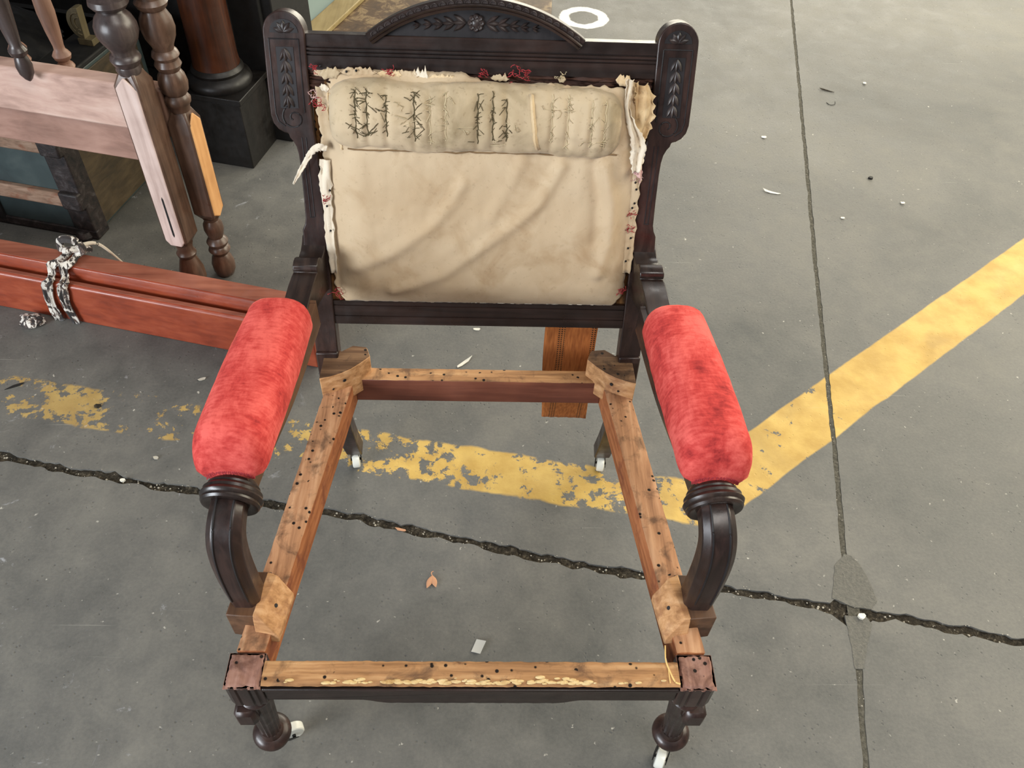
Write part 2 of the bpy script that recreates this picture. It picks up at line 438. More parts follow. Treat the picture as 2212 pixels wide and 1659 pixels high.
def offset(pts, dist, seed, amp):
    out = []
    for i, p in enumerate(pts):
        d = (pts[min(i + 2, len(pts) - 1)] - pts[max(i - 2, 0)]).normalized()
        nrm = Vector((-d.y, d.x, 0))
        a = amp * (fb(p.x * 35, p.y * 35, seed, 4)) + amp * .6 * fb(p.x * 7, p.y * 7, seed + 5)
        out.append(p + nrm * (dist + a))
    return out
iA = min(range(len(crackA)), key=lambda i: (crackA[i] - atz(1845, 1322)).length)
iB = min(range(len(crackB)), key=lambda i: (crackB[i] - atz(1845, 1322)).length)
Aup = offset(crackA, .0095, 1, .0075); Adn = offset(crackA, -.0085, 2, .0075)
Bl = offset(crackB, -.0055, 3, .0022); Br = offset(crackB, .0055, 4, .0022)
fl = MB(); fl.add([(-5, -3, -.03), (6, -3, -.03), (6, 9, -.03), (-5, 9, -.03)], [(0, 1, 2, 3)])
floor = obj('floor', fl, 'dirt', None, False)
floor['kind'] = 'structure'
def slab(poly):
    poly = [Vector((p.x, p.y, 0)) for p in poly]
    a = sum(p.x * q.y - q.x * p.y for p, q in zip(poly, poly[1:] + poly[:1]))
    if a < 0: poly = poly[::-1]
    mb = MB(); n = len(poly)
    mb.add([(p.x, p.y, 0) for p in poly] + [(p.x, p.y, -.028) for p in poly],
           [tuple(range(n))] + [(i, n + i, n + (i + 1) % n, (i + 1) % n) for i in range(n)])
    return obj('floor_slab', mb, 'concrete', floor, False)
V = Vector
# far left, far right, near left, near right
k = 3
slab([V((-5, crackA[0].y, 0))] + Aup[:iA - k] + Bl[:iB - k][::-1] + [V((crackB[0].x, 9, 0)), V((-5, 9, 0))])
slab(Br[:iB - k] + Aup[iA + k:] + [V((6, crackA[-1].y, 0)), V((6, 9, 0)), V((crackB[0].x, 9, 0))])
slab([V((-5, crackA[0].y, 0))] + Adn[:iA - k] + Bl[iB + k:] + [V((crackB[-1].x, -3, 0)), V((-5, -3, 0))])
slab(Br[iB + k:][::-1] + Adn[iA + k:] + [V((6, crackA[-1].y, 0)), V((6, -3, 0)), V((crackB[-1].x, -3, 0))])
def strip(name, pts, hw, z, mat, rough=.002):
    mb = MB(); L = offset(pts, hw, 8, .001); Rr = offset(pts, -hw, 9, .001)
    n = len(pts); vs = []; fs = []
    for i in range(n):
        for kk in range(5):
            p = L[i].lerp(Rr[i], kk / 4); vs.append((p.x, p.y, z + rough * fb(p.x * 120, p.y * 120, 3)))
    for i in range(n - 1):
        for kk in range(4): a = i * 5 + kk; fs.append((a, a + 1, a + 6, a + 5))
    mb.add(vs, fs); o = obj(name, mb, mat, floor); return o
strip('crack_fill', crackA, .028, -.0045, 'dirt', .005)
strip('joint_fill', crackB, .012, -.0012, 'joint', .0012)
def patch(pts, z):
    P = [atz(*p) for p in pts]; P = resample(P + [P[0]], .006)[:-1]
    P = [p + V((fb(p.x * 60, p.y * 60, 1), fb(p.x * 60, p.y * 60, 7), 0)) * .002 for p in P]
    mb = MB(); mb.prism([(p.x, p.y) for p in P], lambda x, y, t: (x, y, t), -.02, z)
    return obj('mortar_patch', mb, 'patch', floor)
patch([(1822, 1196), (1803, 1222), (1797, 1292), (1845, 1312), (1882, 1316), (1895, 1300), (1880, 1262), (1858, 1222), (1838, 1200)], .0008)
patch([(1824, 1330), (1872, 1332), (1884, 1350), (1872, 1400), (1866, 1445), (1846, 1445), (1838, 1390)], .0006)
grit = MB()
def pebble(mb, p, r, seed):
    vs = []; rs = []
    for t, q in ((-1, .01), (-.5, .85), (.4, .9), (1, .01)):
        rs.append([V(p) + V((math.cos(a) * q, math.sin(a) * q, t * .7)) * r * (1 + .35 * fb(a + seed, t, seed)) for a in (0, 1.25, 2.5, 3.75, 5.0)])
    mb.rings(rs)
random.seed(3)
for i in range(620):
    c = random.choice(crackA); d = random.gauss(0, .007)
    if abs(d) > .02: continue
    inside = abs(d) < .006
    r = random.uniform(.0008, .0028) if inside else random.uniform(.0005, .0012)
    pebble(grit, (c.x + random.uniform(-.01, .01), c.y + d, (-.006 if inside else 0) + r * .4), r, i)
for i in range(160):
    c = random.choice(crackB); pebble(grit, (c.x + random.gauss(0, .004), c.y, -.0015), random.uniform(.0006, .0016), i)
g = obj('crack_grit', grit, 'grit', floor); g['kind'] = 'stuff'

# ================================================================== ARMCHAIR
chair = thing('armchair', 'stripped dark walnut armchair with red velvet arm pads and bare seat frame', 'armchair', (0, .3, 0))
SIDES = (-1, 1)
# ---- stiles
stile_out = [(.2675 + .0280 * math.cos(a), .4745 + .0280 * math.sin(a)) for a in [math.pi - i * math.pi / 16 for i in range(17)]]
stile_out += [(.2965, .44), (.2975, .40), (.298, .365), (.2955, .354), (.2895, .346), (.282, .3415), (.276, .340), (.2745, .334), (.2705, .329), (.2668, .321), (.2648, .310),
              (.264, .292), (.2642, .25), (.265, .212), (.267, .203), (.2712, .194), (.2725, .171), (.2725, .06), (.2705, -.075)]
stile_in = [(.2345, -.075), (.236, .06), (.2365, .22), (.237, .30), (.2395, .343), (.2405, .43)]
poly = stile_out + stile_in
for s in SIDES:
    mb = MB(); mb.prism(poly if s > 0 else poly[::-1], lambda x, y, t: Bp(s * x, y, t), -.027, 0.)
    st = obj('stile', mb, 'walnut_v', chair, bevel=.0016)
    # carved panel: dark recess, incised frame, hanging bell-flowers, fan, scroll
    pan = [(.280, .4575), (.2565, .4575), (.2575, .376), (.2825, .376)]
    mb = MB(); mb.prism([(x, y) for x, y in pan], lambda x, y, t: Bp(s * x, y, t), .0002, .0007)
    obj('carved_recess', mb, 'recess', st, False)
    mb = MB()
    fr = [(.2495, .37), (.2485, .4675), (.2885, .4675), (.2905, .3685), (.2875, .357), (.279, .3505)]
    for a, b in zip(fr, fr[1:]):
        mb.tube([Bp(s * a[0], a[1], .0002), Bp(s * b[0], b[1], .0002)], .0009, 5)
    for off in (.2515, .2575):
        mb.tube([Bp(s * off, .335, .0002), Bp(s * off, .30, .0002), Bp(s * (off - .001), .215, .0002)], .0007, 5)
    mb.tube([Bp(s * .2515, .215, .0002), Bp(s * .2575, .215, .0002)], .0007, 5)
    obj('incised_line', mb, 'recess', st)
    mb = MB()
    sc = [];
    for i in range(40):
        t = i / 39; an = 1.9 + t * 2 * math.pi * 1.35; r = .0148 * (1 - t) + .003
        sc.append(Bp(s * (.2655 - math.cos(an) * r), .3625 + math.sin(an) * r, .0004))
    mb.tube(sc, .0010, 5)
    obj('carved_scroll', mb, 'recess', st)
    mb = MB(); mb.prism([(.267 + .019 * math.cos(a), .4755 + .017 * math.sin(a)) for a in [i * math.pi / 14 for i in range(15)]], lambda x, y, t: Bp(s * x, y, t), .0002, .0006)
    obj('fan_recess', mb, 'recess', st, False)
    def leaf(mb, c, an, L, wd, h, s=s, n=7):
        d = V((math.sin(an), math.cos(an))); pz = V((d.y, -d.x)); rs = []
        for i in range(n):
            t = i / (n - 1); q = math.sin(math.pi * min(1, (.08 + .9 * t))) ** .8 * wd
            cx = c[0] + d.x * L * t; cy = c[1] + d.y * L * t
            rs.append([Bp(s * (cx + pz.x * q * e), cy + pz.y * q * e, .0006 + h * (1 - e * e) * (.6 + .4 * math.sin(math.pi * t))) for e in (-1, -.5, 0, .5, 1)])
        vs = [p for r in rs for p in r]; fs = []
        for i in range(n - 1):
            for j in range(4): a = i * 5 + j; fs.append((a, a + 1, a + 6, a + 5))
        mb.add(vs, fs)
    mb = MB()
    for i in range(5):
        leaf(mb, (.267, .4765), math.radians(-72 + 36 * i), .014, .0036, .0022)
    obj('carved_fan', mb, 'carve', st)
    for i in range(5):
        mb = MB(); cy = .4555 - i * .0155; cx = .2685 + .0006 * i
        for an in (-155, 180, 155): leaf(mb, (cx, cy), math.radians(an), .0175, .0032, .003)
        obj('bellflower', mb, 'carve', st)
# ---- crest rail with reeding
prof = [(.428, -.003), (.4465, -.003), (.447, -.0052), (.4485, -.0052), (.449, -.0022), (.4515, -.0022), (.452, -.0052), (.4535, -.0052), (.454, -.0022), (.4565, -.0022), (.457, -.0052), (.4585, -.0052), (.459, -.003), (.4735, -.003), (.4745, -.004), (.4745, -.026), (.428, -.026)]
mb = MB(); mb.prism(prof, lambda v, w, t: Bp(t, v, w), -.2415, .2415)
crest = obj('crest_rail', mb, 'walnut', chair, angle=25)
# ---- arched pediment
AC, AR, AV = -.009, .2495, .2765
HA = math.asin(.149 / AR)
def arc(r, w, n=48, ha=None):
    ha = ha or HA
    return [(AC + r * math.sin(-ha + 2 * ha * i / n), AV + r * math.cos(-ha + 2 * ha * i / n)) for i in range(n + 1)]
rs = []
aprof = [(AR, -.022), (AR, .001), (AR - .001, .002), (AR - .0072, .002), (AR - .0075, .0045), (AR - .009, .0062), (AR - .011, .0045), (AR - .0115, .003), (AR - .013, .0045), (AR - .0155, .003), (AR - .0165, -.006), (AR - .0165, -.022)]
for i in range(49):
    a = -HA + 2 * HA * i / 48
    rs.append([Bp(AC + r * math.sin(a), AV + r * math.cos(a), w) for r, w in aprof])
mb = MB(); mb.rings(rs)
arch = obj('arched_pediment', mb, 'walnut', chair, angle=30)
ip = [(AC + (AR - .0165) * math.sin(-HA * .93 + 1.86 * HA * i / 30), AV + (AR - .0165) * math.cos(-HA * .93 + 1.86 * HA * i / 30)) for i in range(31)]
mb = MB(); mb.prism([p for p in ip if p[1] > .474] , lambda u, v, t: Bp(u, v, t), -.02, -.006)
obj('carved_ground', mb, 'recess', arch, False)
mb = MB()
for i in range(27):
    a = -HA * .97 + 1.94 * HA * (i + .5) / 27
    for kk in (0,):
        c = (AC + (AR - .007) * math.sin(a), AV + (AR - .007) * math.cos(a)); rs = []
        for rr, hh in ((.0052, .0021), (.0046, .0034), (.0038, .0034), (.0033, .0024), (.0005, .0022)):
            rs.append([Bp(c[0] + rr * math.sin(a + b), c[1] + rr * math.cos(a + b), hh) for b in [-math.pi / 2 + math.pi * j / 8 for j in range(9)]])
        vs = [p for r in rs for p in r]
        mb.add(vs, [(q * 9 + j, q * 9 + j + 1, q * 9 + j + 10, q * 9 + j + 9) for q in range(4) for j in range(8)])
obj('scalloped_edge', mb, 'carve', arch)
RC = (AC, .4935)
mb = MB()
for i in range(8):
    a = 2 * math.pi * i / 8
    c = (RC[0] + .0078 * math.cos(a), RC[1] + .0078 * math.sin(a)); rs = []
    for rr, hh in ((.0042, -.006), (.0038, -.0035), (.0022, -.002), (.0002, -.0028)):
        rs.append([Bp(c[0] + rr * math.cos(b), c[1] + rr * math.sin(b), hh) for b in [2 * math.pi * j / 10 for j in range(10)]])
    mb.rings(rs)
mb.lathe([(0, .006), (.002, .0055), (.0035, .003), (.0038, .0002)], Bp(RC[0], RC[1], -.0055), BN, 16)
obj('rosette', mb, 'carve', arch)
def leaf2(mb, c, an, L, wd, h, w0):
    d = V((math.sin(an), math.cos(an))); pz = V((d.y, -d.x)); n = 7; rs = []
    for i in range(n):
        t = i / (n - 1); q = math.sin(math.pi * (.06 + .92 * t)) * wd
        rs += [Bp(c[0] + d.x * L * t + pz.x * q * e, c[1] + d.y * L * t + pz.y * q * e, w0 + h * (1 - e * e)) for e in (-1, -.5, 0, .5, 1)]
    mb.add(rs, [(i * 5 + j, i * 5 + j + 1, i * 5 + j + 6, i * 5 + j + 5) for i in range(n - 1) for j in range(4)])
for s in SIDES:
    for i in range(5):
        mb = MB(); cx = RC[0] + s * (.014 + i * .0155); cy = RC[1] - .0005 - .0011 * i; sc = 1 - .13 * i
        for an in (58, 90, 122): leaf2(mb, (cx, cy), math.radians(an) * s, .019 * sc, .0034 * sc, .0032, -.0058)
        obj('carved_leaf', mb, 'carve', arch)
# ---- lower back rail and rebates
prof = [(.031, -.003), (.045, -.003), (.0455, -.0045), (.047, -.0045), (.0475, -.003), (.064, -.003), (.0645, -.0045), (.066, -.0045), (.0665, -.003), (.073, -.003), (.073, -.026), (.031, -.026)]
mb = MB(); mb.prism(prof, lambda v, w, t: Bp(t, v, w), -.2355, .2355)
obj('lower_back_rail', mb, 'walnut', chair, angle=25)
def rough_grid(u0, u1, v0, v1, w0, amp, fr, nu, nv):
    mb = MB(); mb.grid(lambda a, b: Bp(u0 + (u1 - u0) * a, v0 + (v1 - v0) * b, w0 + amp * fb((u0 + (u1 - u0) * a) * fr[0], (v0 + (v1 - v0) * b) * fr[1], 2)), nu, nv); return mb
mb = rough_grid(-.24, .24, .398, .429, -.010, .006, (30, 260), 120, 22)
obj('splintered_rebate', mb, 'splinter', chair, thick=.006)
for s in SIDES:
    mb = rough_grid(s * .216, s * .239, .07, .43, -.011, .003, (60, 60), 6, 40)
    obj('tack_strip', mb, 'tackwood', chair, thick=.004)
# ---- cloth panel of the back
def seg_dist(p, a, b):
    ax, ay = a; bx, by = b; dx, dy = bx - ax, by - ay
    t = max(0, min(1, ((p[0] - ax) * dx + (p[1] - ay) * dy) / (dx * dx + dy * dy)))
    return math.hypot(p[0] - ax - dx * t, p[1] - ay - dy * t), t
ridges = []
for pts, hgt, sg in (([(745, 588), (850, 545), (935, 486), (975, 440), (1000, 395)], .0050, .010), ([(850, 628), (960, 590), (1052, 526), (1110, 485), (1165, 438), (1212, 358)], .0062, .010),
                     ([(1305, 360), (1322, 440), (1318, 520), (1290, 590)], .0070, .010), ([(1060, 470), (1100, 400), (1130, 345)], .003, .010), ([(770, 345), (775, 450), (790, 540)], .003, .014),
                     ([(1285, 360), (1292, 430), (1285, 520)], -.0055, .012), ([(820, 590), (930, 545), (1010, 480)], -.002, .014)):
    ridges.append(([bpx(x, y, .02) for x, y in pts], hgt, sg))
def cloth_w(u, v):
    eu = min(u + .222, .232 - u) / .060; ev = min((v - .074) / .045, (.43 - v) / .05)
    base = -.004 + .026 * (math.sin(min(1, max(0, eu)) * math.pi / 2) ** .8) * (math.sin(min(1, max(0, ev)) * math.pi / 2) ** .7 if ev > 0 else 0)
    r = 0
    for pts, h, sg in ridges:
        best = min(seg_dist((u, v), a, b)[0] for a, b in zip(pts, pts[1:]))
        r += h * math.exp(-(best / sg) ** 2)
    fade = smooth01(eu * 2) * smooth01((v - .074) / .03)
    return base + r * fade + .0012 * fb(u * 22, v * 22, 1) * fade + .0006 * fb(u * 60 + 3, v * 25, 4) * fade
def cloth_pt(a, b):
    j = .0035 * fb(b * 40, 1.3, 2) ; jr = .003 * fb(b * 36, 7.7, 3)
    lo = .0735 + .0022 * fb(a * 30, 4, 1); hi = .43 - .012 * smooth01((a - .42) / .12) + .0045 * fb(a * 26, 9, 2)
    v = lo + (hi - lo) * b
    u0 = -.229 + j - .003 * smooth01((b - .5) * 3); u1 = .2285 + jr + .002 * (1 - b)
    cr = (1 - smooth01(b / .10)) ** 2
    u0 += .012 * cr; u1 -= .016 * cr
    u = u0 + (u1 - u0) * a
    return Bp(u, v, cloth_w(u, v))
mb = MB(); mb.grid(cloth_pt, 150, 120, lambda a, b: a < .055 - .03 * abs(b - .955) / .02 and abs(b - .955) < .02)
obj('back_cloth', mb, 'canvas', chair, thick=.0012, angle=80)
# ---- neck bolster
BU0, BU1 = -.2135, .199
def bol_pt(a, b):
    t = -math.pi * .60 + math.pi * 1.25 * b          # round the roll, from under the seam up over the top
    u = BU0 + (BU1 - BU0) * a
    e = min(a, 1 - a) * (BU1 - BU0)
    k = (1 - (1 - min(1, e / .040)) ** 2) ** .5 if e < .040 else 1.
    sag = .004 * fb(u * 9, 2.5, 1)
    rv = (.0485 + .003 * fb(u * 12, 1, 5)) * (.42 + .58 * k); rw = (.0345 + .002 * fb(u * 14, 3, 6)) * (.10 + .90 * k)
    puck = 0
    for su in STU: puck += math.exp(-((u - su) / .0045) ** 2)
    puck *= max(0, math.cos(t - .1))
    rw *= 1 - .13 * puck
    n = .0015 * fb(u * 45, t * 3.2, 3) + .0030 * fb(u * 16, t * 1.7, 8)
    v = .3705 + sag + (rv + n) * math.sin(t); w = .008 + (rw + n) * math.cos(t)
    return Bp(u, v, w)
STP = [(765, 0), (790, 0), (832, 0), (893, 0), (928, 0), (962, 0), (1032, 0), (1065, 0), (1095, 0), (1195, 0), (1230, 0), (1282, 0), (1312, 0)]
STU = [bpx(x, 240, .045)[0] for x, _ in STP]
mb = MB(); mb.grid(bol_pt, 170, 40)
bol = obj('bolster', mb, 'bolster', chair, thick=.001, angle=80)
def on_bol(u, b, lift=.0008):
    a = (u - BU0) / (BU1 - BU0); a = max(.002, min(.998, a))
    p = bol_pt(a, b); q1 = bol_pt(a, b + .01) - p; q2 = bol_pt(min(.999, a + .004), b) - bol_pt(max(.001, a - .004), b)
    nn = q2.cross(q1)
    if nn.length > 0: nn.normalize()
    if nn.dot(BN) < 0: nn = -nn
    return p + nn * lift
random.seed(11)
heavy = {0: 1.6, 1: 2.2, 2: 1.0, 3: 2.0, 6: 1.1, 8: 1.2}
for i, su in enumerate(STU):
    mb = MB(); dens = heavy.get(i, .7)
    b0, b1 = .33 + random.uniform(-.03, .03), .70 + random.uniform(-.04, .04)
    mb.tube([on_bol(su + .0012 * math.sin(q * 1.9), b0 + (b1 - b0) * q / 12) for q in range(13)], .0008, 5)
    for q in range(int(13 * dens)):
        b = random.uniform(b0, b1); L = random.uniform(.003, .008) * (1.25 if dens > 1.4 else 1); tl = random.uniform(-.035, .035); o = random.gauss(0, .0032 * dens)
        mb.tube([on_bol(su + o - L * .6, b - tl), on_bol(su + o, b + .004, .0016), on_bol(su + o + L * .6, b + tl)], random.uniform(.00035, .0006), 4)
    o = obj('stitching', mb, 'dark_thread' if i in (0, 1, 2, 3, 6, 7, 8) else 'pale_thread', bol); o['kind'] = 'stuff'
mb = MB()
for i in range(16):
    u = random.uniform(-.17, .18); b = random.uniform(.3, .68)
    mb.tube([on_bol(u + .012 * q / 5 * random.choice((-1, 1, .4)), b + .03 * math.sin(q + i), .0012) for q in range(6)], .0005, 4)
o = obj('loose_thread', mb, 'pale_thread', bol); o['kind'] = 'stuff'
# seam cord under the bolster
mb = MB()
mb.tube([Bp(-.19 + .385 * i / 40, .3262 + .0028 * fb(i * .35, 2, 1), cloth_w(-.19 + .385 * i / 40, .3262) + .0012 + .0012 * fb(i * .9, 5, 1)) for i in range(41)], .0011, 6)
obj('seam_cord', mb, 'tan_thread', chair)
# vertical twisted cord on bolster (tan) and torn right end
mb = MB()
cp = [(1150, 172), (1152, 190), (1153, 212), (1156, 238), (1158, 262), (1163, 288)]
rs = []
for i, (x, y) in enumerate(cp):
    b = .72 - .42 * i / 5; u = bpx(x, y, .04)[0]
    rs.append((on_bol(u - .003, b, .001), on_bol(u, b, .0035), on_bol(u + .003, b, .001)))
mb.add([p for r in rs for p in r], [(i * 3 + j, i * 3 + j + 1, i * 3 + j + 4, i * 3 + j + 3) for i in range(5) for j in range(2)])
obj('twisted_strip', mb, 'flap', bol, thick=.0012)
def ribbon(pts, ws, w, mat, name, wob=.003, thick=.001, parent=None, cross=6, crimp=.004):
    P = [bpx(x, y, w) for x, y in pts]; C = catmull([V((p[0], p[1], 0)) for p in P], 8); n = len(C)
    mb = MB(); vs = []
    for i, c in enumerate(C):
        d = (C[min(i + 1, n - 1)] - C[max(i - 1, 0)]).normalized(); q = V((-d.y, d.x, 0)); t = i / (n - 1) * (len(ws) - 1)
        wd = ws[int(t)] + (ws[min(int(t) + 1, len(ws) - 1)] - ws[int(t)]) * (t - int(t))
        for kk in range(cross + 1):
            e = kk / cross * 2 - 1
            jag = 1 + (.45 * fb(i * .45, e * 3, 2) + .15 * fb(i * 1.7, e, 6) if kk in (0, cross) else 0)
            pt = c + q * wd * e * jag
            vs.append(Bp(pt.x, pt.y, w + wob * fb(i * .18, e * 1.5, 4) + crimp * math.sin(e * 4.2 + i * .12) * (1 if cross > 4 else .4)))
    fs = [(i * (cross + 1) + j, i * (cross + 1) + j + 1, (i + 1) * (cross + 1) + j + 1, (i + 1) * (cross + 1) + j) for i in range(n - 1) for j in range(cross)]
    mb.add(vs, fs); return obj(name, mb, mat, parent or chair, thick=thick, angle=70)
ribbon([(1362, 172), (1358, 205), (1356, 240), (1366, 275), (1378, 310), (1376, 345), (1374, 372)], [.006, .004, .0035, .006, .010, .010, .006], .020, 'rag_white', 'torn_strip')
ribbon([(1386, 185), (1392, 215), (1392, 250), (1384, 285), (1376, 312)], [.010, .013, .014, .011, .004], .011, 'flap', 'torn_flap', .004, .001, None, 10, .005)
ribbon([(1371, 178), (1372, 210), (1374, 250), (1376, 290)], [.006, .008, .008, .004], .006, 'flap', 'torn_flap', .003)
ribbon([(1372, 335), (1371, 390), (1366, 450), (1360, 520), (1352, 590)], [.0095, .0085, .0080, .0075, .006], .0035, 'canvas', 'cloth_margin', .003, .001, None, 6, .0012)
ribbon([(702, 345), (703, 400), (708, 450), (714, 520), (722, 590)], [.008, .0085, .007, .007, .005], .0035, 'rag_white', 'cloth_margin', .003, .001, None, 6, .0012)
ribbon([(712, 200), (722, 255), (735, 300), (742, 322)], [.003, .008, .009, .004], .012, 'flap', 'torn_flap', .003)
ribbon([(706, 322), (690, 318), (675, 326), (662, 346), (648, 370), (634, 398)], [.004, .0055, .0045, .0035, .003, .0012], .013, 'rag_white', 'torn_strip', .003, .001, None, 4, .002)
ribbon([(1368, 372), (1378, 368), (1382, 384)], [.002, .007, .003], .012, 'pink_thread', 'torn_scrap', .003)
# ragged torn shreds still tacked along the top edge
random.seed(5)
def shred(px0, px1, py0, py1, up, dn, mat, seed, w=.0035):
    n = max(8, int((px1 - px0) / 3)); mb = MB(); vs = []
    for i in range(n + 1):
        t = i / n; x = px0 + (px1 - px0) * t; y = py0 + (py1 - py0) * t
        e = min(1, 5 * min(t, 1 - t))
        u, v = bpx(x, y, w)
        hi = up * .00058 * e * max(.05, 1 + 1.1 * fb(i * .55, seed, 1) + .5 * fb(i * 1.9, seed, 4)); lo = dn * .00058 * e * (1 + .6 * fb(i * .7, seed, 8))
        for k in range(4):
            q = k / 3
            vs.append(Bp(u, v - lo + (hi + lo) * q, w + .0022 * fb(i * .5, q * 2 + seed, 3) + .001))
    mb.add(vs, [(i * 4 + j, i * 4 + j + 1, i * 4 + j + 5, i * 4 + j + 4) for i in range(n) for j in range(3)])
    return obj('cloth_shred', mb, mat, chair, thick=.0008, angle=70)
shred(690, 735, 160, 156, 11, 12, 'bolster', 1); shred(735, 815, 155, 157, 10, 9, 'canvas', 2); shred(815, 870, 158, 162, 8, 8, 'flap', 3); shred(860, 905, 158, 164, 9, 10, 'canvas', 4)
shred(895, 925, 160, 166, 13, 12, 'rag_white', 5); shred(925, 1000, 166, 174, 8, 8, 'flap', 6); shred(1000, 1050, 178, 182, 7, 6, 'canvas', 7); shred(1060, 1100, 168, 170, 8, 6, 'bolster', 8)
shred(1205, 1222, 170, 172, 6, 7, 'bolster', 9); shred(1330, 1365, 172, 176, 12, 12, 'flap', 10); shred(690, 712, 186, 192, 6, 8, 'rag_white', 11)
# thread tufts
def tuft(px, py, r, mat, n=7, w=.005):
    u, v = bpx(px, py, w); mb = MB()
    for i in range(n):
        p = V((random.gauss(0, r * .35), random.gauss(0, r * .3), 0)); d = random.uniform(0, 6.28); P = []
        for q in range(9):
            P.append(Bp(u + p.x, v + p.y, w + .0025 * math.sin(q + i)))
            d += random.gauss(.25, .8); p = p + V((math.cos(d), math.sin(d) * .8, 0)) * r * .32
            p *= .93
        mb.tube(P, .0005, 4)
    o = obj('thread_tuft', mb, mat, chair); return o
for px, py, r, mt in ((838, 155, .008, 'red_thread'), (1115, 160, .011, 'red_thread'), (1135, 163, .006, 'red_thread'), (1042, 157, .006, 'red_thread'), (677, 150, .006, 'red_thread'), (683, 205, .008, 'pink_thread'), (686, 222, .009, 'red_thread'),
                      (702, 430, .007, 'red_thread'), (1365, 462, .006, 'red_thread'), (1361, 495, .006, 'red_thread'), (728, 632, .009, 'red_thread'), (1345, 630, .008, 'red_thread'), (1378, 390, .006, 'pink_thread'), (1212, 165, .005, 'pale_thread')):
    tuft(px, py, r, mt)
mb = MB()
for x, y in [(1373, 395), (1375, 410), (1371, 440), (1366, 450), (1363, 515), (1357, 537), (1352, 565), (1376, 350), (706, 446), (714, 499), (712, 412), (692, 143), (748, 155), (769, 153), (1375, 332)]:
    u, v = bpx(x, y, .008); mb.lathe([(0, .0018), (.0008, .0016), (.0014, .0004)], Bp(u, v, .0065), BN, 8)
o = obj('tack_head', mb, 'iron', chair); o['kind'] = 'stuff'

# ---- rear legs
def sweep_rect(path, wx, wy, name, mat, parent, bevel=.002, up=V((1, 0, 0)), n=8, ch=0.):
    C = catmull(path, n); K = len(C); rs = []
    for i, c in enumerate(C):
        d = (C[min(i + 1, K - 1)] - C[max(i - 1, 0)]).normalized(); t = i / (K - 1)
        X = (up - d * up.dot(d)).normalized(); Yv = d.cross(X)
        a = wx(t) / 2; b = wy(t) / 2
        if ch:
            q = ch
            prof = [(-a, -b + q), (-a + q, -b), (a - q, -b), (a, -b + q), (a, b - q), (a - q, b), (-a + q, b), (-a, b - q)]
        else: prof = [(-a, -b), (a, -b), (a, b), (-a, b)]
        rs.append([c + X * x + Yv * y for x, y in prof])
    mb = MB(); mb.rings(rs); return obj(name, mb, mat, parent, bevel=bevel, angle=30)
def caster(base, yaw, top):
    base = V(base); d = V((math.cos(yaw), math.sin(yaw), 0)); ax = V((-d.y, d.x, 0))
    r = .0185; ctr = V((base.x, base.y, r)); stem = V(top)
    mb = MB(); mb.lathe([(0, .0055), (.008, .0055), (.009, .014), (.012, .014), (.0125, .006)], (stem.x, stem.y, stem.z - .0125), (0, 0, 1), 16)
    for sg in (-1, 1):
        o = ax * (.0105 * sg); hw = .0085
        P = [ctr + o - d * hw * .8 + V((0, 0, -.007)), ctr + o + d * hw * .8 + V((0, 0, -.007)), V((stem.x, stem.y, stem.z - .010)) + o * .8 + d * hw, V((stem.x, stem.y, stem.z - .010)) + o * .8 - d * hw]
        th = ax * (.0012 * sg)
        mb.hexa([p for p in P] + [p + th for p in P])
    mb.tube([ctr - ax * .0115, ctr + ax * .0115], .003, 8)
    fork = obj('caster_fork', mb, 'iron', chair)
    mb = MB(); mb.lathe([(-.0075, .006), (-.0075, r - .002), (-.0060, r - .0003), (-.004, r), (.004, r), (.006, r - .0003), (.0075, r - .002), (.0075, .006)], ctr, ax, 28)
    obj('caster_wheel', mb, 'porcelain', fork)
for s in SIDES:
    sweep_rect([(s * .2535, .5575, .43), (s * .254, .5545, .36), (s * .255, .566, .26), (s * .256, .600, .15), (s * .257, .640, .053)],
               lambda t: .0365 - .004 * t, lambda t: .027 + .003 * t, 'rear_leg', 'walnut_v', chair, .0025)
caster((-.258, .638, 0), math.radians(-80), (-.257, .640, .055))
caster((.258, .636, 0), math.radians(-97), (.257, .640, .055))

# ---- seat rails
ZR = .381
def rail_box(name, plan, z0, z1, side, top, inner=None):
    mb = MB(); mb.hexa([(x, y, z0) for x, y in plan] + [(x, y, z1 - .0012) for x, y in plan])
    r = obj(name, mb, side, chair, bevel=.0015)
    nu, nv = 60, 8
    def f(a, b):
        p0 = V(plan[0]).lerp(V(plan[1]), a); p1 = V(plan[3]).lerp(V(plan[2]), a); p = p0.lerp(p1, b)
        e = min(b, 1 - b, .12) / .12
        return (p.x + .0008 * fb(p.x * 80, p.y * 80, 1), p.y + .0008 * fb(p.x * 80, p.y * 80, 4), z1 - .0014 + .0016 * smooth01(e) + .0012 * fb(p.x * 70, p.y * 70, 2) * smooth01(e))
    mb = MB(); mb.grid(f, nu, nv); obj('raw_top', mb, top, r)
    if inner: pass
    return r
for s in SIDES:
    pl = [(s * .308, .050), (s * .251, .565), (s * .208, .565), (s * .2705, .050)]
    if s > 0: pl = [pl[3], pl[0], pl[1], pl[2]]; pl = [pl[0], pl[3], pl[2], pl[1]]
    rail_box('side_rail', pl, .322, ZR, 'raw_inner', 'raw_y')
rail_box('rear_rail', [(-.212, .533), (.212, .533), (.212, .561), (-.212, .561)], .327, ZR, 'red_side', 'raw_x')
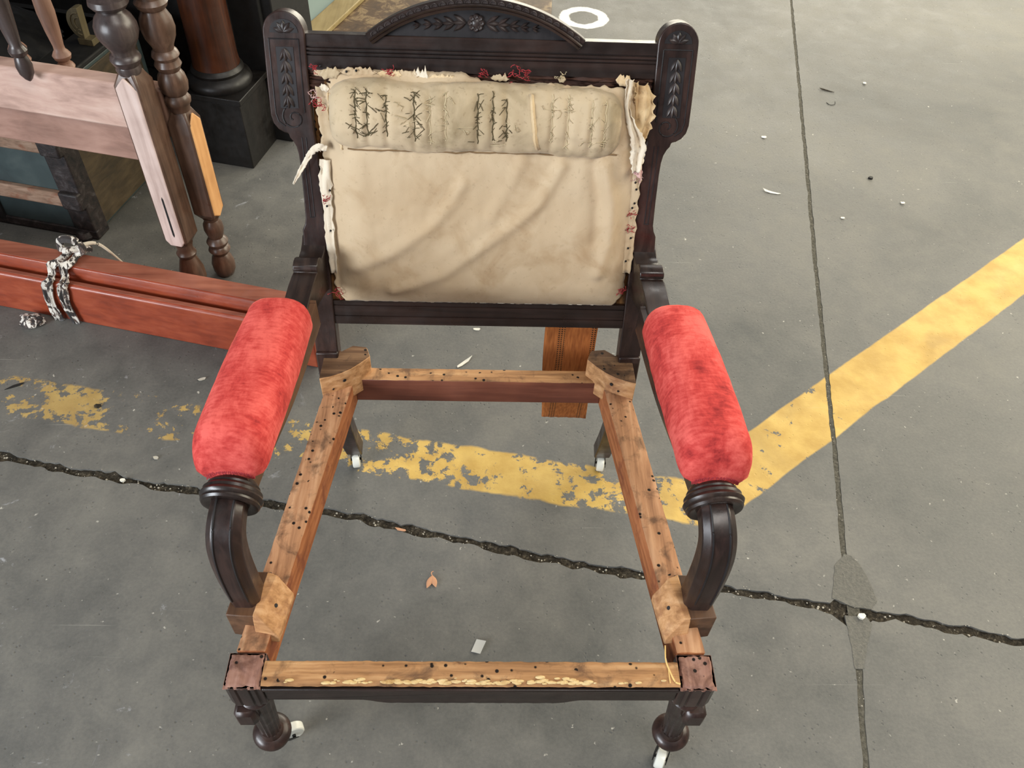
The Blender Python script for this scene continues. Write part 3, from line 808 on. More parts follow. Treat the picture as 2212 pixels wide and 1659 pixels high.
# front rail with shaped apron below
ap = [(-.268, .330)]
for i in range(61):
    x = -.268 + .536 * i / 60; z = .3305; c = abs(x + .0)
    if c < .115: z = .3215 - .0015 * abs(math.sin(x * 130))
    elif c < .145: z = .3305 - .009 * smooth01((.145 - c) / .03)
    ap.append((x, z))
ap += [(.268, ZR - .004), (-.268, ZR - .004)]
mb = MB(); mb.prism(ap, lambda x, z, t: (x, t, z), .006, .037)
fr = obj('front_rail', mb, 'walnut', chair, bevel=.0012)
mb = MB(); mb.box(-.268, .268, .0015, .006, .3655, .3725); obj('rail_bead', mb, 'walnut', fr, bevel=.0015)
def ftop(a, b):
    x = -.2685 + .537 * a; y = .0045 + .0335 * b + .001 * fb(x * 60, b * 3, 2)
    return (x, y, ZR - .0006 + .0014 * fb(x * 50, y * 70, 3) - .003 * (1 - smooth01(min(b, 1 - b) * 7)))
mb = MB(); mb.grid(ftop, 120, 8)
for i in (0,):
    mb.box(-.268, .268, .006, .037, ZR - .006, ZR - .0028)
obj('raw_top', mb, 'raw_x', fr)
mb = MB(); random.seed(21)
for i in range(130):
    x = random.choice((-.15, -.11, -.06, .0, .05, .09, .12)) + random.gauss(0, .022) if i < 110 else random.uniform(-.25, .25); y = .0068 + abs(random.gauss(0, .003)); n = 9; r = random.uniform(.0012, .0042)
    rim = [(x + r * 1.6 * math.cos(q * 6.283 / n) * (1 + .4 * fb(q, i, 1)), max(.0048, y + r * .62 * math.sin(q * 6.283 / n) * (1 + .4 * fb(q, i, 5)))) for q in range(n)]
    mb.add([(x, y, ZR + .0022)] + [(p[0], p[1], ZR + .0012 + .0006 * fb(p[0] * 200, p[1] * 200, 1)) for p in rim], [(0, q + 1, (q + 1) % n + 1) for q in range(n)])
o = obj('glue_residue', mb, 'glue', fr, thick=.0006); o['kind'] = 'stuff'
mb = MB()
p = [atz(1437, 1395, .376), atz(1438, 1425, .384), atz(1446, 1448, .384), atz(1458, 1472, .384), atz(1470, 1478, .384)]
mb.tube(catmull(p, 6), .0011, 6)
mb.tube(catmull([atz(1444, 1446, .384), atz(1446, 1462, .384), atz(1448, 1476, .383)], 5), .0007, 5)
obj('loose_thread', mb, 'straw', chair)
# corner blocks
for s in SIDES:
    # rear: prism with bowed front face
    top = [(.2605, .497)] + [(.2605 - .0775 * t - .0025 * math.sin(math.pi * t), .497 + .0535 * t - .009 * math.sin(math.pi * t)) for t in (.2, .4, .6, .8)] + [(.183, .5505), (.1905, .571), (.214, .574), (.2315, .560), (.238, .566), (.2595, .545)]
    mb = MB(); mb.prism([(s * x, y) for x, y in (top if s > 0 else top[::-1])], lambda x, y, t: (x, y, t), .352, .4195)
    bl = obj('corner_block', mb, 'pine', chair, bevel=.002, angle=30)
    mb = MB()
    inn = [(x * .985 + .0035, y * .99 + .0055) for x, y in top]
    mb.prism([(s * x, y) for x, y in (inn if s > 0 else inn[::-1])], lambda x, y, t: (x, y, t), .4190, .4206); obj('dirty_top', mb, 'block_top', bl, bevel=.001)
    mb = MB()
    for t, z in ((.45, .401), (.22, .389) if s < 0 else (.30, .391)):
        bx = .2605 - .0775 * t - .0025 * math.sin(math.pi * t); by = .497 + .0535 * t - .009 * math.sin(math.pi * t)
        nrm = V((s * .55, -.83, 0)) if False else V((-s * .59, -.80, 0))
        mb.lathe([(0, .0032 if t > .4 else .002), (.0006, .003 if t > .4 else .0018)], V((s * bx, by, z)) - nrm * .0012 + nrm * .002, nrm, 10)
    obj('screw_hole', mb, 'recess', bl)
    # front: bevelled pine block on the side rail, beside the arm-support base
    mb = MB()
    q = lambda x, y, z: (s * x, y, z)
    a = [q(.289, .072, .366), q(.2575, .068, .366), q(.248, .134, .366), q(.281, .150, .366)]
    b = [q(.289, .084, .4095), q(.280, .083, .4095), q(.266, .144, .4095), q(.281, .150, .4095)]
    c = [q(.289, .076, .380), q(.257, .070, .376), q(.2475, .134, .379), q(.281, .150, .38)]
    if s > 0: a, b, c = a, b, c
    mb.rings([a, c, b]); bl = obj('corner_block', mb, 'pine', chair, bevel=.0018, angle=30)
    mb = MB(); nrm = V((-s * .80, -.15, .58)).normalized(); cc = V((s * .2655, .107, .3945)); mb.lathe([(0, .0032), (.0008, .0028)], cc + nrm * .0015, nrm, 10)
    obj('screw_hole', mb, 'recess', bl)
    # arm support base
    mb = MB(); mb.hexa([q(.326, .090, .345), q(.284, .084, .345), q(.276, .150, .345), q(.318, .150, .345), q(.324, .086, .4085), q(.2835, .083, .4085), q(.275, .150, .4085), q(.317, .150, .4085)])
    obj('arm_support_base', mb, 'brown_side', chair, bevel=.0015)
# ---- front legs
for s in SIDES:
    mb = MB()
    qf = lambda x, y, z: (s * x, y, z)
    # reeded block
    pl = [(.269, .049), (.269, .004), (.276, .0035), (.2765, .001), (.282, .001), (.2825, .003), (.2845, .003), (.285, .001), (.299, .001), (.2995, .003), (.3015, .003), (.302, .001), (.309, .001), (.3162, .006), (.3162, .049)]
    rs = []
    for z, k in ((.3135, .82), (.320, .97), (.326, 1.), (.3765, 1.)):
        rs.append([qf(.2926 + (x - .2926) * k, .0255 + (y - .0255) * k, z) for x, y in pl])
    mb.rings(rs); lg = obj('front_leg', mb, 'walnut_v', chair, bevel=.0008, angle=25)
    mb = MB(); mb.grid(lambda a, b: qf(.2685 + .048 * a + .001 * fb(b * 9, 3, s), .001 + .0485 * b + .0012 * fb(a * 9, 5, s), .3785 + .0018 * fb(a * 4, b * 4, s + 1) - .004 * (1 - smooth01(min(a, 1 - a, b, 1 - b) * 9))), 20, 20)
    mb.box(-.3158 if s < 0 else .2694, -.2694 if s < 0 else .3158, .0015, .0486, .3755, .3765)
    obj('raw_end', mb, 'leg_top', lg)
    # turned, fluted shank leaning out to the foot
    A0 = V((s * .2935, .0265, .316)); A1 = V((s * .315, .0535, .064)); ax = A1 - A0; L = ax.length
    pr = [(0, .019), (.010, .0165), (.018, .0165), (.022, .0215), (.026, .0215), (.030, .0195)]
    mb = MB(); mb.lathe(pr, A0, ax, 24); obj('turned_neck', mb, 'walnut_v', lg)
    mb = MB(); mb.lathe([(.030, .0195), (.07, .0186), (.15, .0166), (.205, .0155)], A0, ax, 32, .08); obj('fluted_shank', mb, 'walnut_v', lg, angle=20)
    mb = MB(); mb.lathe([(.203, .0155), (.209, .0175), (.214, .0185), (.216, .0225), (.220, .0275), (.2255, .0295), (.231, .0280), (.2335, .0250), (.236, .0262), (.241, .0265), (.245, .0245), (L, .021)], A0, ax, 32); obj('turned_foot', mb, 'walnut_v', lg)
    mb = MB(); lc = A0 + ax * (.055 / L)
    mb.box(-.0145, .0145, -.017, .017, -.019, .019, lambda x, y, z: lc + V((s * (.012 + x), -.012 + y, z)))
    obj('leg_lug', mb, 'walnut_v', lg, bevel=.005, seg=1)
caster((-.2975, .078, 0), math.radians(25), (-.315, .0535, .066))
caster((.307, .036, 0), math.radians(-112), (.315, .0535, .066))

# ---- arms
for s in SIDES:
    q = lambda x, y, z: V((s * x, y, z))
    # arm bar
    arm = sweep_rect([q(.2590, .49, .575), q(.2605, .467, .574), q(.2720, .34, .573), q(.2900, .224, .571), q(.2975, .166, .566)], lambda t: .040, lambda t: .050 - .010 * t, 'arm', 'brown_side' if s < 0 else 'walnut_y', chair, .003, V((1, 0, 0)))
    # scrolled bracket where arm meets stile
    top = [(.612, .624), (.604, .616), (.592, .6095), (.578, .608), (.571, .6105), (.566, .6165), (.559, .6205), (.551, .6205), (.544, .617), (.541, .611), (.542, .6065), (.530, .6075), (.512, .607), (.495, .6045), (.478, .601), (.460, .5985), (.44, .597)]
    bot = [(.44, .566), (.47, .566), (.50, .563), (.53, .558), (.56, .549), (.585, .537), (.602, .525)]
    pf = top + bot; rs0, rs1 = [], []
    for y, z in pf:
        xc = .2565 + (.61 - y) * .075
        rs0.append(q(xc - .0185, y, z)); rs1.append(q(xc + .0185, y, z))
    mb = MB(); mb.rings([rs0, rs1]); obj('arm_bracket', mb, 'walnut_y', arm, bevel=.0015, angle=28)
    # velvet pad
    NL, NS = 44, 28; rs = []
    for i in range(NL + 1):
        t = i / NL
        y = .446 + (.176 - .446) * t; xc = .2765 + (.2995 - .2765) * t
        endb = min(1, t / .085); endf = min(1, (1 - t) / .12)
        kb = (1 - (1 - endb) ** 2.4) ** (1 / 2.4); kf = (1 - (1 - endf) ** 2.2) ** (1 / 2.2)
        a = (.0430 + .003 * math.sin(math.pi * t) + .003 * t) * (.58 + .42 * kb) * (.66 + .34 * kf)
        h = (.052 + .004 * math.sin(math.pi * t)) * (.12 + .88 * kb) * (.30 + .70 * kf)
        zb = .603 - .010 * smooth01((t - .85) / .15)
        ring = []
        for j in range(NS):
            an = 2 * math.pi * j / NS; c, sn = math.cos(an), math.sin(an); e = 2 / 2.7
            x = math.copysign(abs(c) ** e, c) * a; z = math.copysign(abs(sn) ** e, sn)
            z = z * h if z > 0 else z * .008
            wob = 1 + .012 * fb(t * 9, an * 1.5, s)
            ring.append(q(xc + x * wob, y + (.006 * (1 - abs(c)) if t < .02 else 0), zb + z * wob))
        rs.append(ring)
    mb = MB(); mb.rings(rs); pad = obj('arm_pad', mb, 'velvet', chair, angle=80)
    mb = MB(); random.seed(31 + s)
    for i in range(60):
        an = math.pi * (.02 + .96 * i / 59); c = math.cos(an)
        x0 = .2985 + c * .028; zz = .594 + math.sin(an) * .012 - .006
        mb.tube([q(x0, .180, zz + .006), q(x0 + random.gauss(0, .0012), .176, zz + .001), q(x0 + random.gauss(0, .0018), .1765, zz - random.uniform(.002, .006))], .0008, 4)
    o = obj('velvet_fringe', mb, 'red_thread', pad); o['kind'] = 'stuff'
    # collar of four beads
    ax = V((s * .06, -.97, -.22)).normalized(); o0 = q(.2985, .181, .5665)
    pr = [(-.006, .018), (-.004, .027), (0, .030), (.003, .032), (.0055, .0315), (.0065, .0335), (.010, .0365), (.0135, .0360), (.0145, .0370), (.018, .0390), (.0215, .0375), (.0225, .0360), (.0255, .0365), (.0285, .0345), (.029, .031), (.0275, .026), (.026, .018)]
    mb = MB(); mb.lathe(pr, o0, ax, 40); obj('arm_collar', mb, 'walnut_y', chair, angle=40)
    # arm support: leaves the collar, bends over and drops to the rail
    path = [q(.2985, .168, .5640), q(.3005, .143, .5585), q(.3030, .124, .538), q(.3040, .117, .505), q(.3030, .115, .46), q(.3020, .118, .408)]
    su = sweep_rect(path, lambda t: .040 + .004 * math.sin(math.pi * t), lambda t: .037 + .006 * t, 'arm_support', 'walnut_v', chair, .0015, V((1, 0, 0)), 10, .009)
    C = catmull(path, 10)
    for off in (-.0105, .0105):
        mb = MB(); pp = []
        for i in range(6, len(C) - 4):
            d = (C[i + 1] - C[i - 1]).normalized(); X = (V((1, 0, 0)) - d * d.x).normalized(); Yv = d.cross(X)
            if Yv.y > 0 or (abs(Yv.y) < .3 and Yv.z < 0): Yv = -Yv
            pp.append(C[i] + X * off + Yv * (.0188 + .003 * i / len(C)))
        mb.tube(pp, .0013, 6); obj('incised_line', mb, 'recess', su)
# ---- webbing strap hanging behind
mb = MB()
def wfun(a, b):
    y = .640 + .03 * b * b - .012 * math.sin(b * 3) + .004 * math.sin(a * 3 + b * 5)
    z = .50 - .365 * b - .014 * a * smooth01((b - .9) * 10) + .002 * fb(a * 14, 2) * (1 if b > .98 else 0)
    return (.119 + .092 * a + .004 * b - .005 * math.sin(b * 4), y, z)
mb.grid(wfun, 16, 30)
obj('webbing_strap', mb, 'webbing', chair, thick=.0014, label='orange brown woven webbing strap')

# ================================================================== BACKGROUND, LEFT
DL = V((-.9727, .232, 0)); DN = V((.232, .9727, 0))      # along the stored bed parts (to the left) and away from camera
def loc_fn(o): return lambda x, y, z: V(o) + DL * x + DN * y + V((0, 0, z))
# planks
PO = V((-.380, .917, 0)); F = loc_fn(PO)
def plank(name, y0, y1, h, L0, L1, label, lip):
    mb = MB(); pf = [(y0, 0), (y1, 0), (y1, h)] + ([(y0 + .006, h), (y0, h - .006)] if lip else [(y0 + .004, h), (y0, h - .012)])
    mb.prism(pf, lambda y, z, t: F(t, y, z), L0, L1)
    o = obj(name, mb, 'plank', None, bevel=.003)
    mb2 = MB(); mb2.box(L0 + .002, L1 - .002, y0 + .007, y1 - .002, h - .001, h + .0008, F)
    obj('worn_edge', mb2, 'plank_top', o, False)
    return o
tag(plank('bed_rail', 0, .019, .118, 0, 2.2, '', True), 'front red varnished bed rail lying on edge, tied with printed cloth', 'bed rail', 'bed rails')
tag(plank('bed_rail', .031, .084, .146, .03, 2.2, '', False), 'back thicker red bed rail with worn top, behind the front rail', 'bed rail', 'bed rails')
# cloth tie around both rails
def tie(xa, name, dx):
    lo = [(-.004, .0), (-.005, .06), (-.004, .112), (.003, .124), (.020, .128), (.031, .148), (.05, .152), (.078, .154)]
    mb = MB(); C = catmull([F(xa + dx * i / 7 + .006 * math.sin(i * 1.7), y, z + .003) for i, (y, z) in enumerate(lo)], 6); n = len(C); vs = []
    for i, c in enumerate(C):
        wd = .011 + .004 * fb(i * .3, xa * 10, 1)
        for kk in range(7):
            e = kk / 6 * 2 - 1
            vs.append(c + DL * (wd * e) + V((0, 0, .003 * math.sin(e * 5 + i * .3))) - DN * (.004 + .003 * math.cos(e * 6 + i * .2)))
    mb.add(vs, [(i * 7 + j, i * 7 + j + 1, i * 7 + j + 8, i * 7 + j + 7) for i in range(n - 1) for j in range(6)]); return mb
troot = thing('cloth_tie', 'black and white printed cloth strip knotted around the red bed rails', 'cloth tie', tuple(F(.64, .04, .15)))
obj('cloth_band', tie(.66, '', -.03), 'print', troot, thick=.003)
obj('cloth_band', tie(.615, '', -.01), 'print', troot, thick=.003)
mb = MB(); random.seed(4)
kc = F(.615, .072, .160)
mb.tube(catmull([kc + DL * .03, kc + V((0, 0, .03)) + DL * .02, kc + V((0, 0, .035)) - DL * .015, kc - DL * .03 + V((0, 0, .012)), kc - DL * .01 + V((0, 0, -.004))], 8), .009, 8)
mb.tube(catmull([kc + DL * .012 + V((0, 0, .0)), kc + V((0, 0, .018)) - DN * .02, kc - DL * .02 + V((0, 0, .012)), kc - DL * .035 + DN * .02], 8), .008, 8)
obj('knot', mb, 'print', troot, sub=0)
mb = MB(); mb.tube(catmull([kc - DL * .02 + V((0, 0, .02)), kc - DL * .045 + DN * .035 + V((0, 0, .005)), kc - DL * .075 + DN * .06 + V((0, 0, -.07))], 8), .006, 8, True)
obj('loose_end', mb, 'rag_white', troot)
def rag(name, c, r, mat, label, seed, flat=.45):
    mb = MB(); rs = []
    for i in range(11):
        ph = math.pi * i / 10 - math.pi / 2; rr = math.cos(ph)
        ring = []
        for j in range(24):
            a = 2 * math.pi * j / 24; k = 1 + .45 * fb(math.cos(a) * 1.6 + seed, math.sin(a) * 1.6, ph * 1.4, 4)
            ring.append(V(c) + V((math.cos(a) * rr * 1.25, math.sin(a) * rr * .8, 0)) * r * k + V((0, 0, max(.001, r * flat * (1 + math.sin(ph)) * (1 + .3 * fb(a * 2, ph * 2, seed))))))
        rs.append(ring)
    mb.rings(rs); return tag(obj(name, mb, mat, None, angle=60), label, 'rag')
rag('rag_scrap', F(.715, -.036, 0), .026, 'print', 'crumpled grey printed rag poking out below the red bed rail', 3)

# bed end 1: front frame
def turned(name, o, prof, mat, parent, seg=28, lean=(0, 0, 1), flute=None):
    mb = MB(); mb.lathe([(z, r) for z, r in prof], o, lean, seg, flute); return obj(name, mb, mat, parent)
def post(parent, o, zs0, zs1, half, fmat, smat, lean):
    """square post block with a pointed (lamb's-tongue) top and bottom, its two seen faces in their own wood"""
    L = V(lean).normalized()
    def f(x, y, z): return V(o) + DL * x + DN * y + L * z
    mb = MB(); ch = half * .32; rs = []
    for z, k, c in ((zs0, .55, .8), (zs0 + .022, 1, ch / half), (zs1 - .030, 1, ch / half), (zs1, .55, .8)):
        h = half * k; c = h * c if k < 1 else ch
        rs.append([f(-h, -h + c * .3, z), f(-h + c * .3, -h, z), f(h - c * .3, -h, z), f(h, -h + c * .3, z), f(h, h, z), f(-h, h, z)])
    mb.rings(rs); b = obj('post_block', mb, 'post_v', parent, bevel=.002, angle=25)
    def plate(side):
        mb = MB(); h = half
        if side == 'front':
            poly = [(-h * .86, zs0 + .024), (-h * .5, zs0 + .010), (h * .5, zs0 + .010), (h * .86, zs0 + .024), (h * .86, zs1 - .034), (0, zs1 - .008), (-h * .86, zs1 - .034)]
            mb.prism(poly, lambda a, z, t: f(a, -h - t, z), -.004, .0016)
        else:
            poly = [(-h * .86, zs0 + .024), (0, zs0 + .008), (h * .86, zs0 + .024), (h * .86, zs1 - .034), (0, zs1 - .008), (-h * .86, zs1 - .034)]
            mb.prism(poly, lambda a, z, t: f(-h - t, a, z), -.004, .0016)
        return obj('sanded_face', mb, fmat if side == 'front' else smat, b, bevel=.003)
    return b, plate, f
BE1 = V((-.728, 1.197, 0)); lean1 = V((.006, 0, 1))
be1 = thing('bed_end', 'front bed end with sanded pink square post and pale rails', 'bed end', tuple(BE1), 'bed ends')
b, plate, f1 = post(be1, BE1, .140, .585, .0285, 'pink_v', 'post_v', lean1)
plate('front')
mb = MB(); mb.prism([(-.0025, .185), (0, .178), (.0025, .185), (.0022, .285), (0, .292), (-.0022, .285)], lambda a, z, t: f1(a - .003, -.0285 - t, z), .0012, .0022)
obj('mortise_slot', mb, 'near_black', b, False)
turned('turned_foot', BE1, [(0, .012), (.004, .020), (.012, .026), (.035, .031), (.06, .030), (.09, .022), (.10, .018), (.104, .022), (.112, .024), (.118, .020), (.126, .018), (.142, .022)], 'post_v', be1, 28, lean1)
turned('turned_top', BE1, [(.575, .022), (.585, .0255), (.592, .0235), (.597, .027), (.606, .031), (.613, .029), (.617, .024), (.624, .024), (.630, .027), (.645, .036), (.660, .0415), (.675, .041), (.690, .035), (.70, .026), (.704, .0235), (.708, .032), (.716, .038), (.726, .036), (.732, .026), (.78, .022), (.90, .026), (.93, .02)], 'spin_dark', be1, 32, lean1)
mb = MB(); mb.box(.026, 1.55, -.020, .022, .452, .556, f1); r = obj('upper_rail', mb, 'pink', be1, bevel=.005)
mb = MB(); mb.box(.026, 1.55, -.008, .016, .366, .452, f1); obj('lower_rail', mb, 'pink_dark', be1, bevel=.003)
mb = MB(); mb.box(.026, 1.55, -.020, .022, .885, .925, f1); obj('top_rail', mb, 'spin_dark', be1, bevel=.005)
def spindle(o, z0, parent, mat, pend, fn, lean):
    if pend: pr = [(0, .002), (.006, .008), (.018, .0145), (.034, .0165), (.048, .0135), (.054, .0115), (.058, .0165), (.066, .0185), (.072, .0150), (.078, .0115), (.11, .0150), (.16, .0195), (.20, .0195), (.24, .0155), (.262, .0120), (.266, .017), (.274, .019), (.282, .015), (.30, .012), (.36, .012)]
    else: pr = [(0, .010), (.004, .0165), (.012, .0195), (.018, .0165), (.021, .0125), (.026, .0125), (.030, .0170), (.038, .0195), (.045, .0155), (.050, .0115), (.058, .011), (.09, .0150), (.13, .0180), (.17, .0165), (.20, .0125), (.206, .0120), (.210, .0175), (.218, .0195), (.226, .0165), (.232, .012), (.24, .0175), (.25, .0195), (.26, .014), (.30, .012), (.38, .012)]
    mb = MB(); mb.lathe(pr, fn(*o, z0), lean, 20, None if pend else None); return obj('spindle', mb, mat, parent)
spindle((.212, -.040), .545, be1, 'spin_dark', True, f1, lean1)
spindle((.52, -.040), .545, be1, 'spin_dark', True, f1, lean1)
# bed end 2: behind it, honey-coloured post
BE2 = V((-.666, 1.250, 0)); lean2 = V((.004, 0, 1))
be2 = thing('bed_end', 'rear bed end whose turned post has a honey coloured sanded face', 'bed end', tuple(BE2), 'bed ends')
b2, plate2, f2 = post(be2, BE2, .178, .470, .0265, 'post_v', 'honey_v', lean2)
plate2('side')
turned('turned_foot', BE2, [(0, .014), (.006, .022), (.020, .0275), (.040, .0285), (.058, .024), (.068, .018), (.073, .022), (.082, .027), (.090, .024), (.094, .020), (.099, .024), (.107, .0265), (.115, .022), (.120, .017), (.128, .020), (.145, .024), (.160, .023), (.172, .017), (.18, .02)], 'post_v', be2, 28, lean2)
turned('turned_top', BE2, [(.465, .021), (.478, .0225), (.484, .027), (.492, .028), (.499, .024), (.503, .022), (.512, .0285), (.528, .031), (.545, .028), (.556, .0215), (.561, .024), (.569, .028), (.577, .025), (.581, .024), (.589, .0285), (.597, .026), (.602, .021), (.610, .0225), (.628, .031), (.645, .0345), (.665, .032), (.680, .025), (.684, .024), (.690, .030), (.698, .033), (.704, .029), (.707, .0265), (.74, .0265), (.93, .025)], 'post_v', be2, 32, lean2)
mb = MB(); mb.box(.024, 1.55, -.018, .020, .400, .515, f2); obj('upper_rail', mb, 'spin', be2, bevel=.005)
mb = MB(); mb.box(.024, 1.55, -.018, .020, .885, .925, f2); obj('top_rail', mb, 'spin', be2, bevel=.005)
for xo in (.252, .358, .47): spindle((xo, .0), .515, be2, 'spin', False, f2, lean2)

# travelling trunk under the bed rails
TO = atz(212, 517, 0); T = loc_fn(TO)
trunk = thing('travelling_trunk', 'old teal metal-clad trunk with wooden slats, under the bed end', 'trunk', tuple(TO))
mb = MB(); mb.box(0, .75, 0, .42, .012, .40, T); obj('body', mb, 'teal', trunk, bevel=.004)
mb = MB(); mb.box(-.004, .76, -.004, .425, .40, .414, T); obj('lid', mb, 'near_black', trunk, bevel=.004)
mb = MB(); mb.box(-.003, .001, .02, .40, .02, .39, T); obj('side_panel', mb, 'trunk_side', trunk, bevel=.002)
for z in (.105, .262):
    mb = MB(); mb.box(.035, .75, -.016, .002, z, z + .042, T); sl = obj('slat', mb, 'slat', trunk, bevel=.004)
    mb = MB(); mb.box(-.006, .05, -.020, .004, z - .004, z + .046, T); obj('slat_cap', mb, 'rust', sl, bevel=.005)
mb = MB(); mb.box(-.006, .055, -.005, .05, .0, .40, T); obj('corner_iron', mb, 'rust', trunk, bevel=.004)
mb = MB(); mb.box(-.01, .75, -.006, .01, .006, .030, T); obj('bottom_edge', mb, 'rust', trunk, bevel=.003)
for x in (.26, .345):
    mb = MB(); mb.box(x, x + .022, -.007, .002, .02, .39, T); obj('iron_strap', mb, 'near_black', trunk, bevel=.001)
mb = MB(); mb.lathe([(0, .018), (.012, .024), (.026, .018)], T(.03, -.004, .001), (0, 0, 1), 14); obj('corner_boss', mb, 'rust', trunk)

def heap(name, c, rx, ry, h, mat, label, cat, seed):
    def f(a, b):
        x = (a * 2 - 1); y = (b * 2 - 1); r = min(1., math.hypot(x, y))
        k = max(0., 1 - r ** 3)
        wr = 1 + .35 * fb(x * 3 + seed, y * 3, 1, 4)
        return V(c) + DL * (x * rx) + DN * (y * ry) + V((0, 0, .001 + h * k * wr + .012 * k * fb(x * 9, y * 9, seed, 4)))
    mb = MB(); mb.grid(f, 44, 36); mb.rings([[f(q, 0) for q in (0, 1)] + [f(q, 1) for q in (1, 0)], [f(q, 0) - V((0, 0, .0008)) for q in (0, 1)] + [f(q, 1) - V((0, 0, .0008)) for q in (1, 0)]])
    return tag(obj(name, mb, mat, None, angle=70), label, cat)
heap('black_tarpaulin', T(.42, .21, .414), .32, .19, .07, 'tarp', 'crumpled black tarpaulin heaped on the teal trunk', 'tarpaulin', 2)
mb = MB(); oc = atz(192, 88, .42)
mb.prism([(.034 * math.cos(a_), .034 * math.sin(a_) * 1.15) for a_ in [math.pi * .45 + i * math.pi * 1.05 / 14 for i in range(15)]], lambda x, y, t: oc + DL * -x + V((0, 0, .048 + y)) + DN * t, -.012, .012)
for rr in (.024, .014):
    mb.tube([oc + DL * -(rr * math.cos(a_)) + V((0, 0, .048 + rr * 1.15 * math.sin(a_))) - DN * .013 for a_ in [math.pi * .47 + i * math.pi / 14 for i in range(15)]], .0022, 6)
mb.box(-.02, .02, -.014, .014, .0, .016, lambda x, y, z: oc + DL * x + DN * y + V((0, 0, z - .006)))
tag(obj('carved_ornament', mb, 'olive_wood', None, bevel=.002), 'broken half-round olive wood ornament standing behind the bed end post', 'ornament')

# mahogany column on plinth
QO = V((-.690, 1.731, 0)); Q = loc_fn(QO)
colm = thing('column_pedestal', 'dark mahogany column standing on a black square plinth', 'column', tuple(Q(.1, .1, 0)))
mb = MB(); mb.box(0, .19, 0, .17, 0, .205, Q); obj('plinth', mb, 'ebony', colm, bevel=.003)
mb = MB(); mb.box(-.006, .196, -.006, .176, .205, .222, Q); obj('plinth_cap', mb, 'ebony', colm, bevel=.002)
cc = Q(.095, .085, .222)
mb = MB(); mb.lathe([(0, .088), (.010, .092), (.024, .088), (.032, .078), (.036, .072), (.044, .074), (.052, .070), (.056, .066)], cc, (0, 0, 1), 40); obj('moulded_base', mb, 'ebony', colm)
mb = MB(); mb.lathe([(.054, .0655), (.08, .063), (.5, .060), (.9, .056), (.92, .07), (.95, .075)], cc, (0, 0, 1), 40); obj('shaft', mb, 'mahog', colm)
# big blackened cabinet behind
KO = atz(636, 296, 0); Kf = loc_fn(KO)
cab = thing('cabinet', 'large blackened wooden cabinet in the dark behind the column', 'cabinet', tuple(KO))
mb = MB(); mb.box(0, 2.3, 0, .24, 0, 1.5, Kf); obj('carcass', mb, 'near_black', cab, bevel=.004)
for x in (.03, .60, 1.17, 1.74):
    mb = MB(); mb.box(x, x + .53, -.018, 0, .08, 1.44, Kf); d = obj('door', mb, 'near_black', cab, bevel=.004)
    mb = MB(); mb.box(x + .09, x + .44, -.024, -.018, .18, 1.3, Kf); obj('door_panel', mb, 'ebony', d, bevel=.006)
mb = MB(); mb.box(-.01, 2.31, -.03, .01, 0, .07, Kf); obj('base_moulding', mb, 'near_black', cab, bevel=.006)
# speckled upright beside the cabinet
SO = atz(640, 190, 0)
mb = MB(); fS = loc_fn(SO); mb.box(.004, .052, 0, .03, 0, .9, fS)
tag(obj('upright_post', mb, 'speck', None, bevel=.004), 'grey speckled upright post behind the left finial of the armchair', 'post')
# peeling framed board lying behind the chair
z = .10
bp_ = [atz(1190, 36, z), atz(1196, -45, z), atz(760, -60, z), atz(672, 52, z), atz(700, 120, z), atz(1150, 90, z)]
br = thing('framed_board', 'peeling brown framed board lying flat behind the armchair crest', 'board', tuple(atz(950, 20, 0)))
mb = MB(); mb.prism([(p.x, p.y) for p in bp_][::-1], lambda x, y, t: (x, y, t), 0.0, z); obj('panel', mb, 'board', br, bevel=.003)
fa, fb2 = atz(735, 0, z), atz(655, 72, z); dd = (fa - fb2).normalized(); nn_ = V((-dd.y, dd.x, 0))
e0 = fb2 - dd * .10; e1 = fb2 + dd * .70
mb = MB(); mb.hexa([e0, e0 - nn_ * .085, e1 - nn_ * .085, e1] and [V((p.x, p.y, zz)) for zz in (z, z + .018) for p in (e0, e0 - nn_ * .085, e1 - nn_ * .085, e1)])
obj('frame_rail', mb, 'frame_y', br, bevel=.003)
mb = MB(); mb.hexa([V((p.x, p.y, zz)) for zz in (z - .02, z + .004) for p in (e0 + nn_ * .001, e1 + nn_ * .001, e1 + nn_ * .22, e0 + nn_ * .22)])
obj('glass_pane', mb, 'pane', br)
mb = MB(); mb.hexa([V((p.x, p.y, zz)) for zz in (0, z - .02) for p in (e0 + nn_ * .001, e1 + nn_ * .001, e1 + nn_ * .22, e0 + nn_ * .22)])
obj('pane_backing', mb, 'ebony', br)

# ================================================================== DEBRIS
def flake(name, px, poly, thick_, mat, label, cat, ang=0, curl=.25):
    c = atz(px[0], px[1], 0); n = len(poly); ca, sa = math.cos(ang), math.sin(ang); mb = MB()
    pts = [(x * ca - y * sa, x * sa + y * ca) for x, y in poly]
    R_ = max(math.hypot(x, y) for x, y in pts)
    up = [(c.x + x, c.y + y, .0006 + thick_ + curl * R_ * (math.hypot(x, y) / R_) ** 2 * (.5 + .5 * math.sin(3 * math.atan2(y, x)))) for x, y in pts]
    lo = [(x, y, max(.0003, zz - thick_)) for x, y, zz in up]
    cu = (c.x, c.y, .0006 + thick_); cl = (c.x, c.y, .0003)
    fs = [(2 * n, i, (i + 1) % n) for i in range(n)] + [(2 * n + 1, n + (i + 1) % n, n + i) for i in range(n)] + [(i, n + i, n + (i + 1) % n, (i + 1) % n) for i in range(n)]
    mb.add(up + lo + [cu, cl], fs)
    return tag(obj(name, mb, mat, None, angle=20), label, cat)
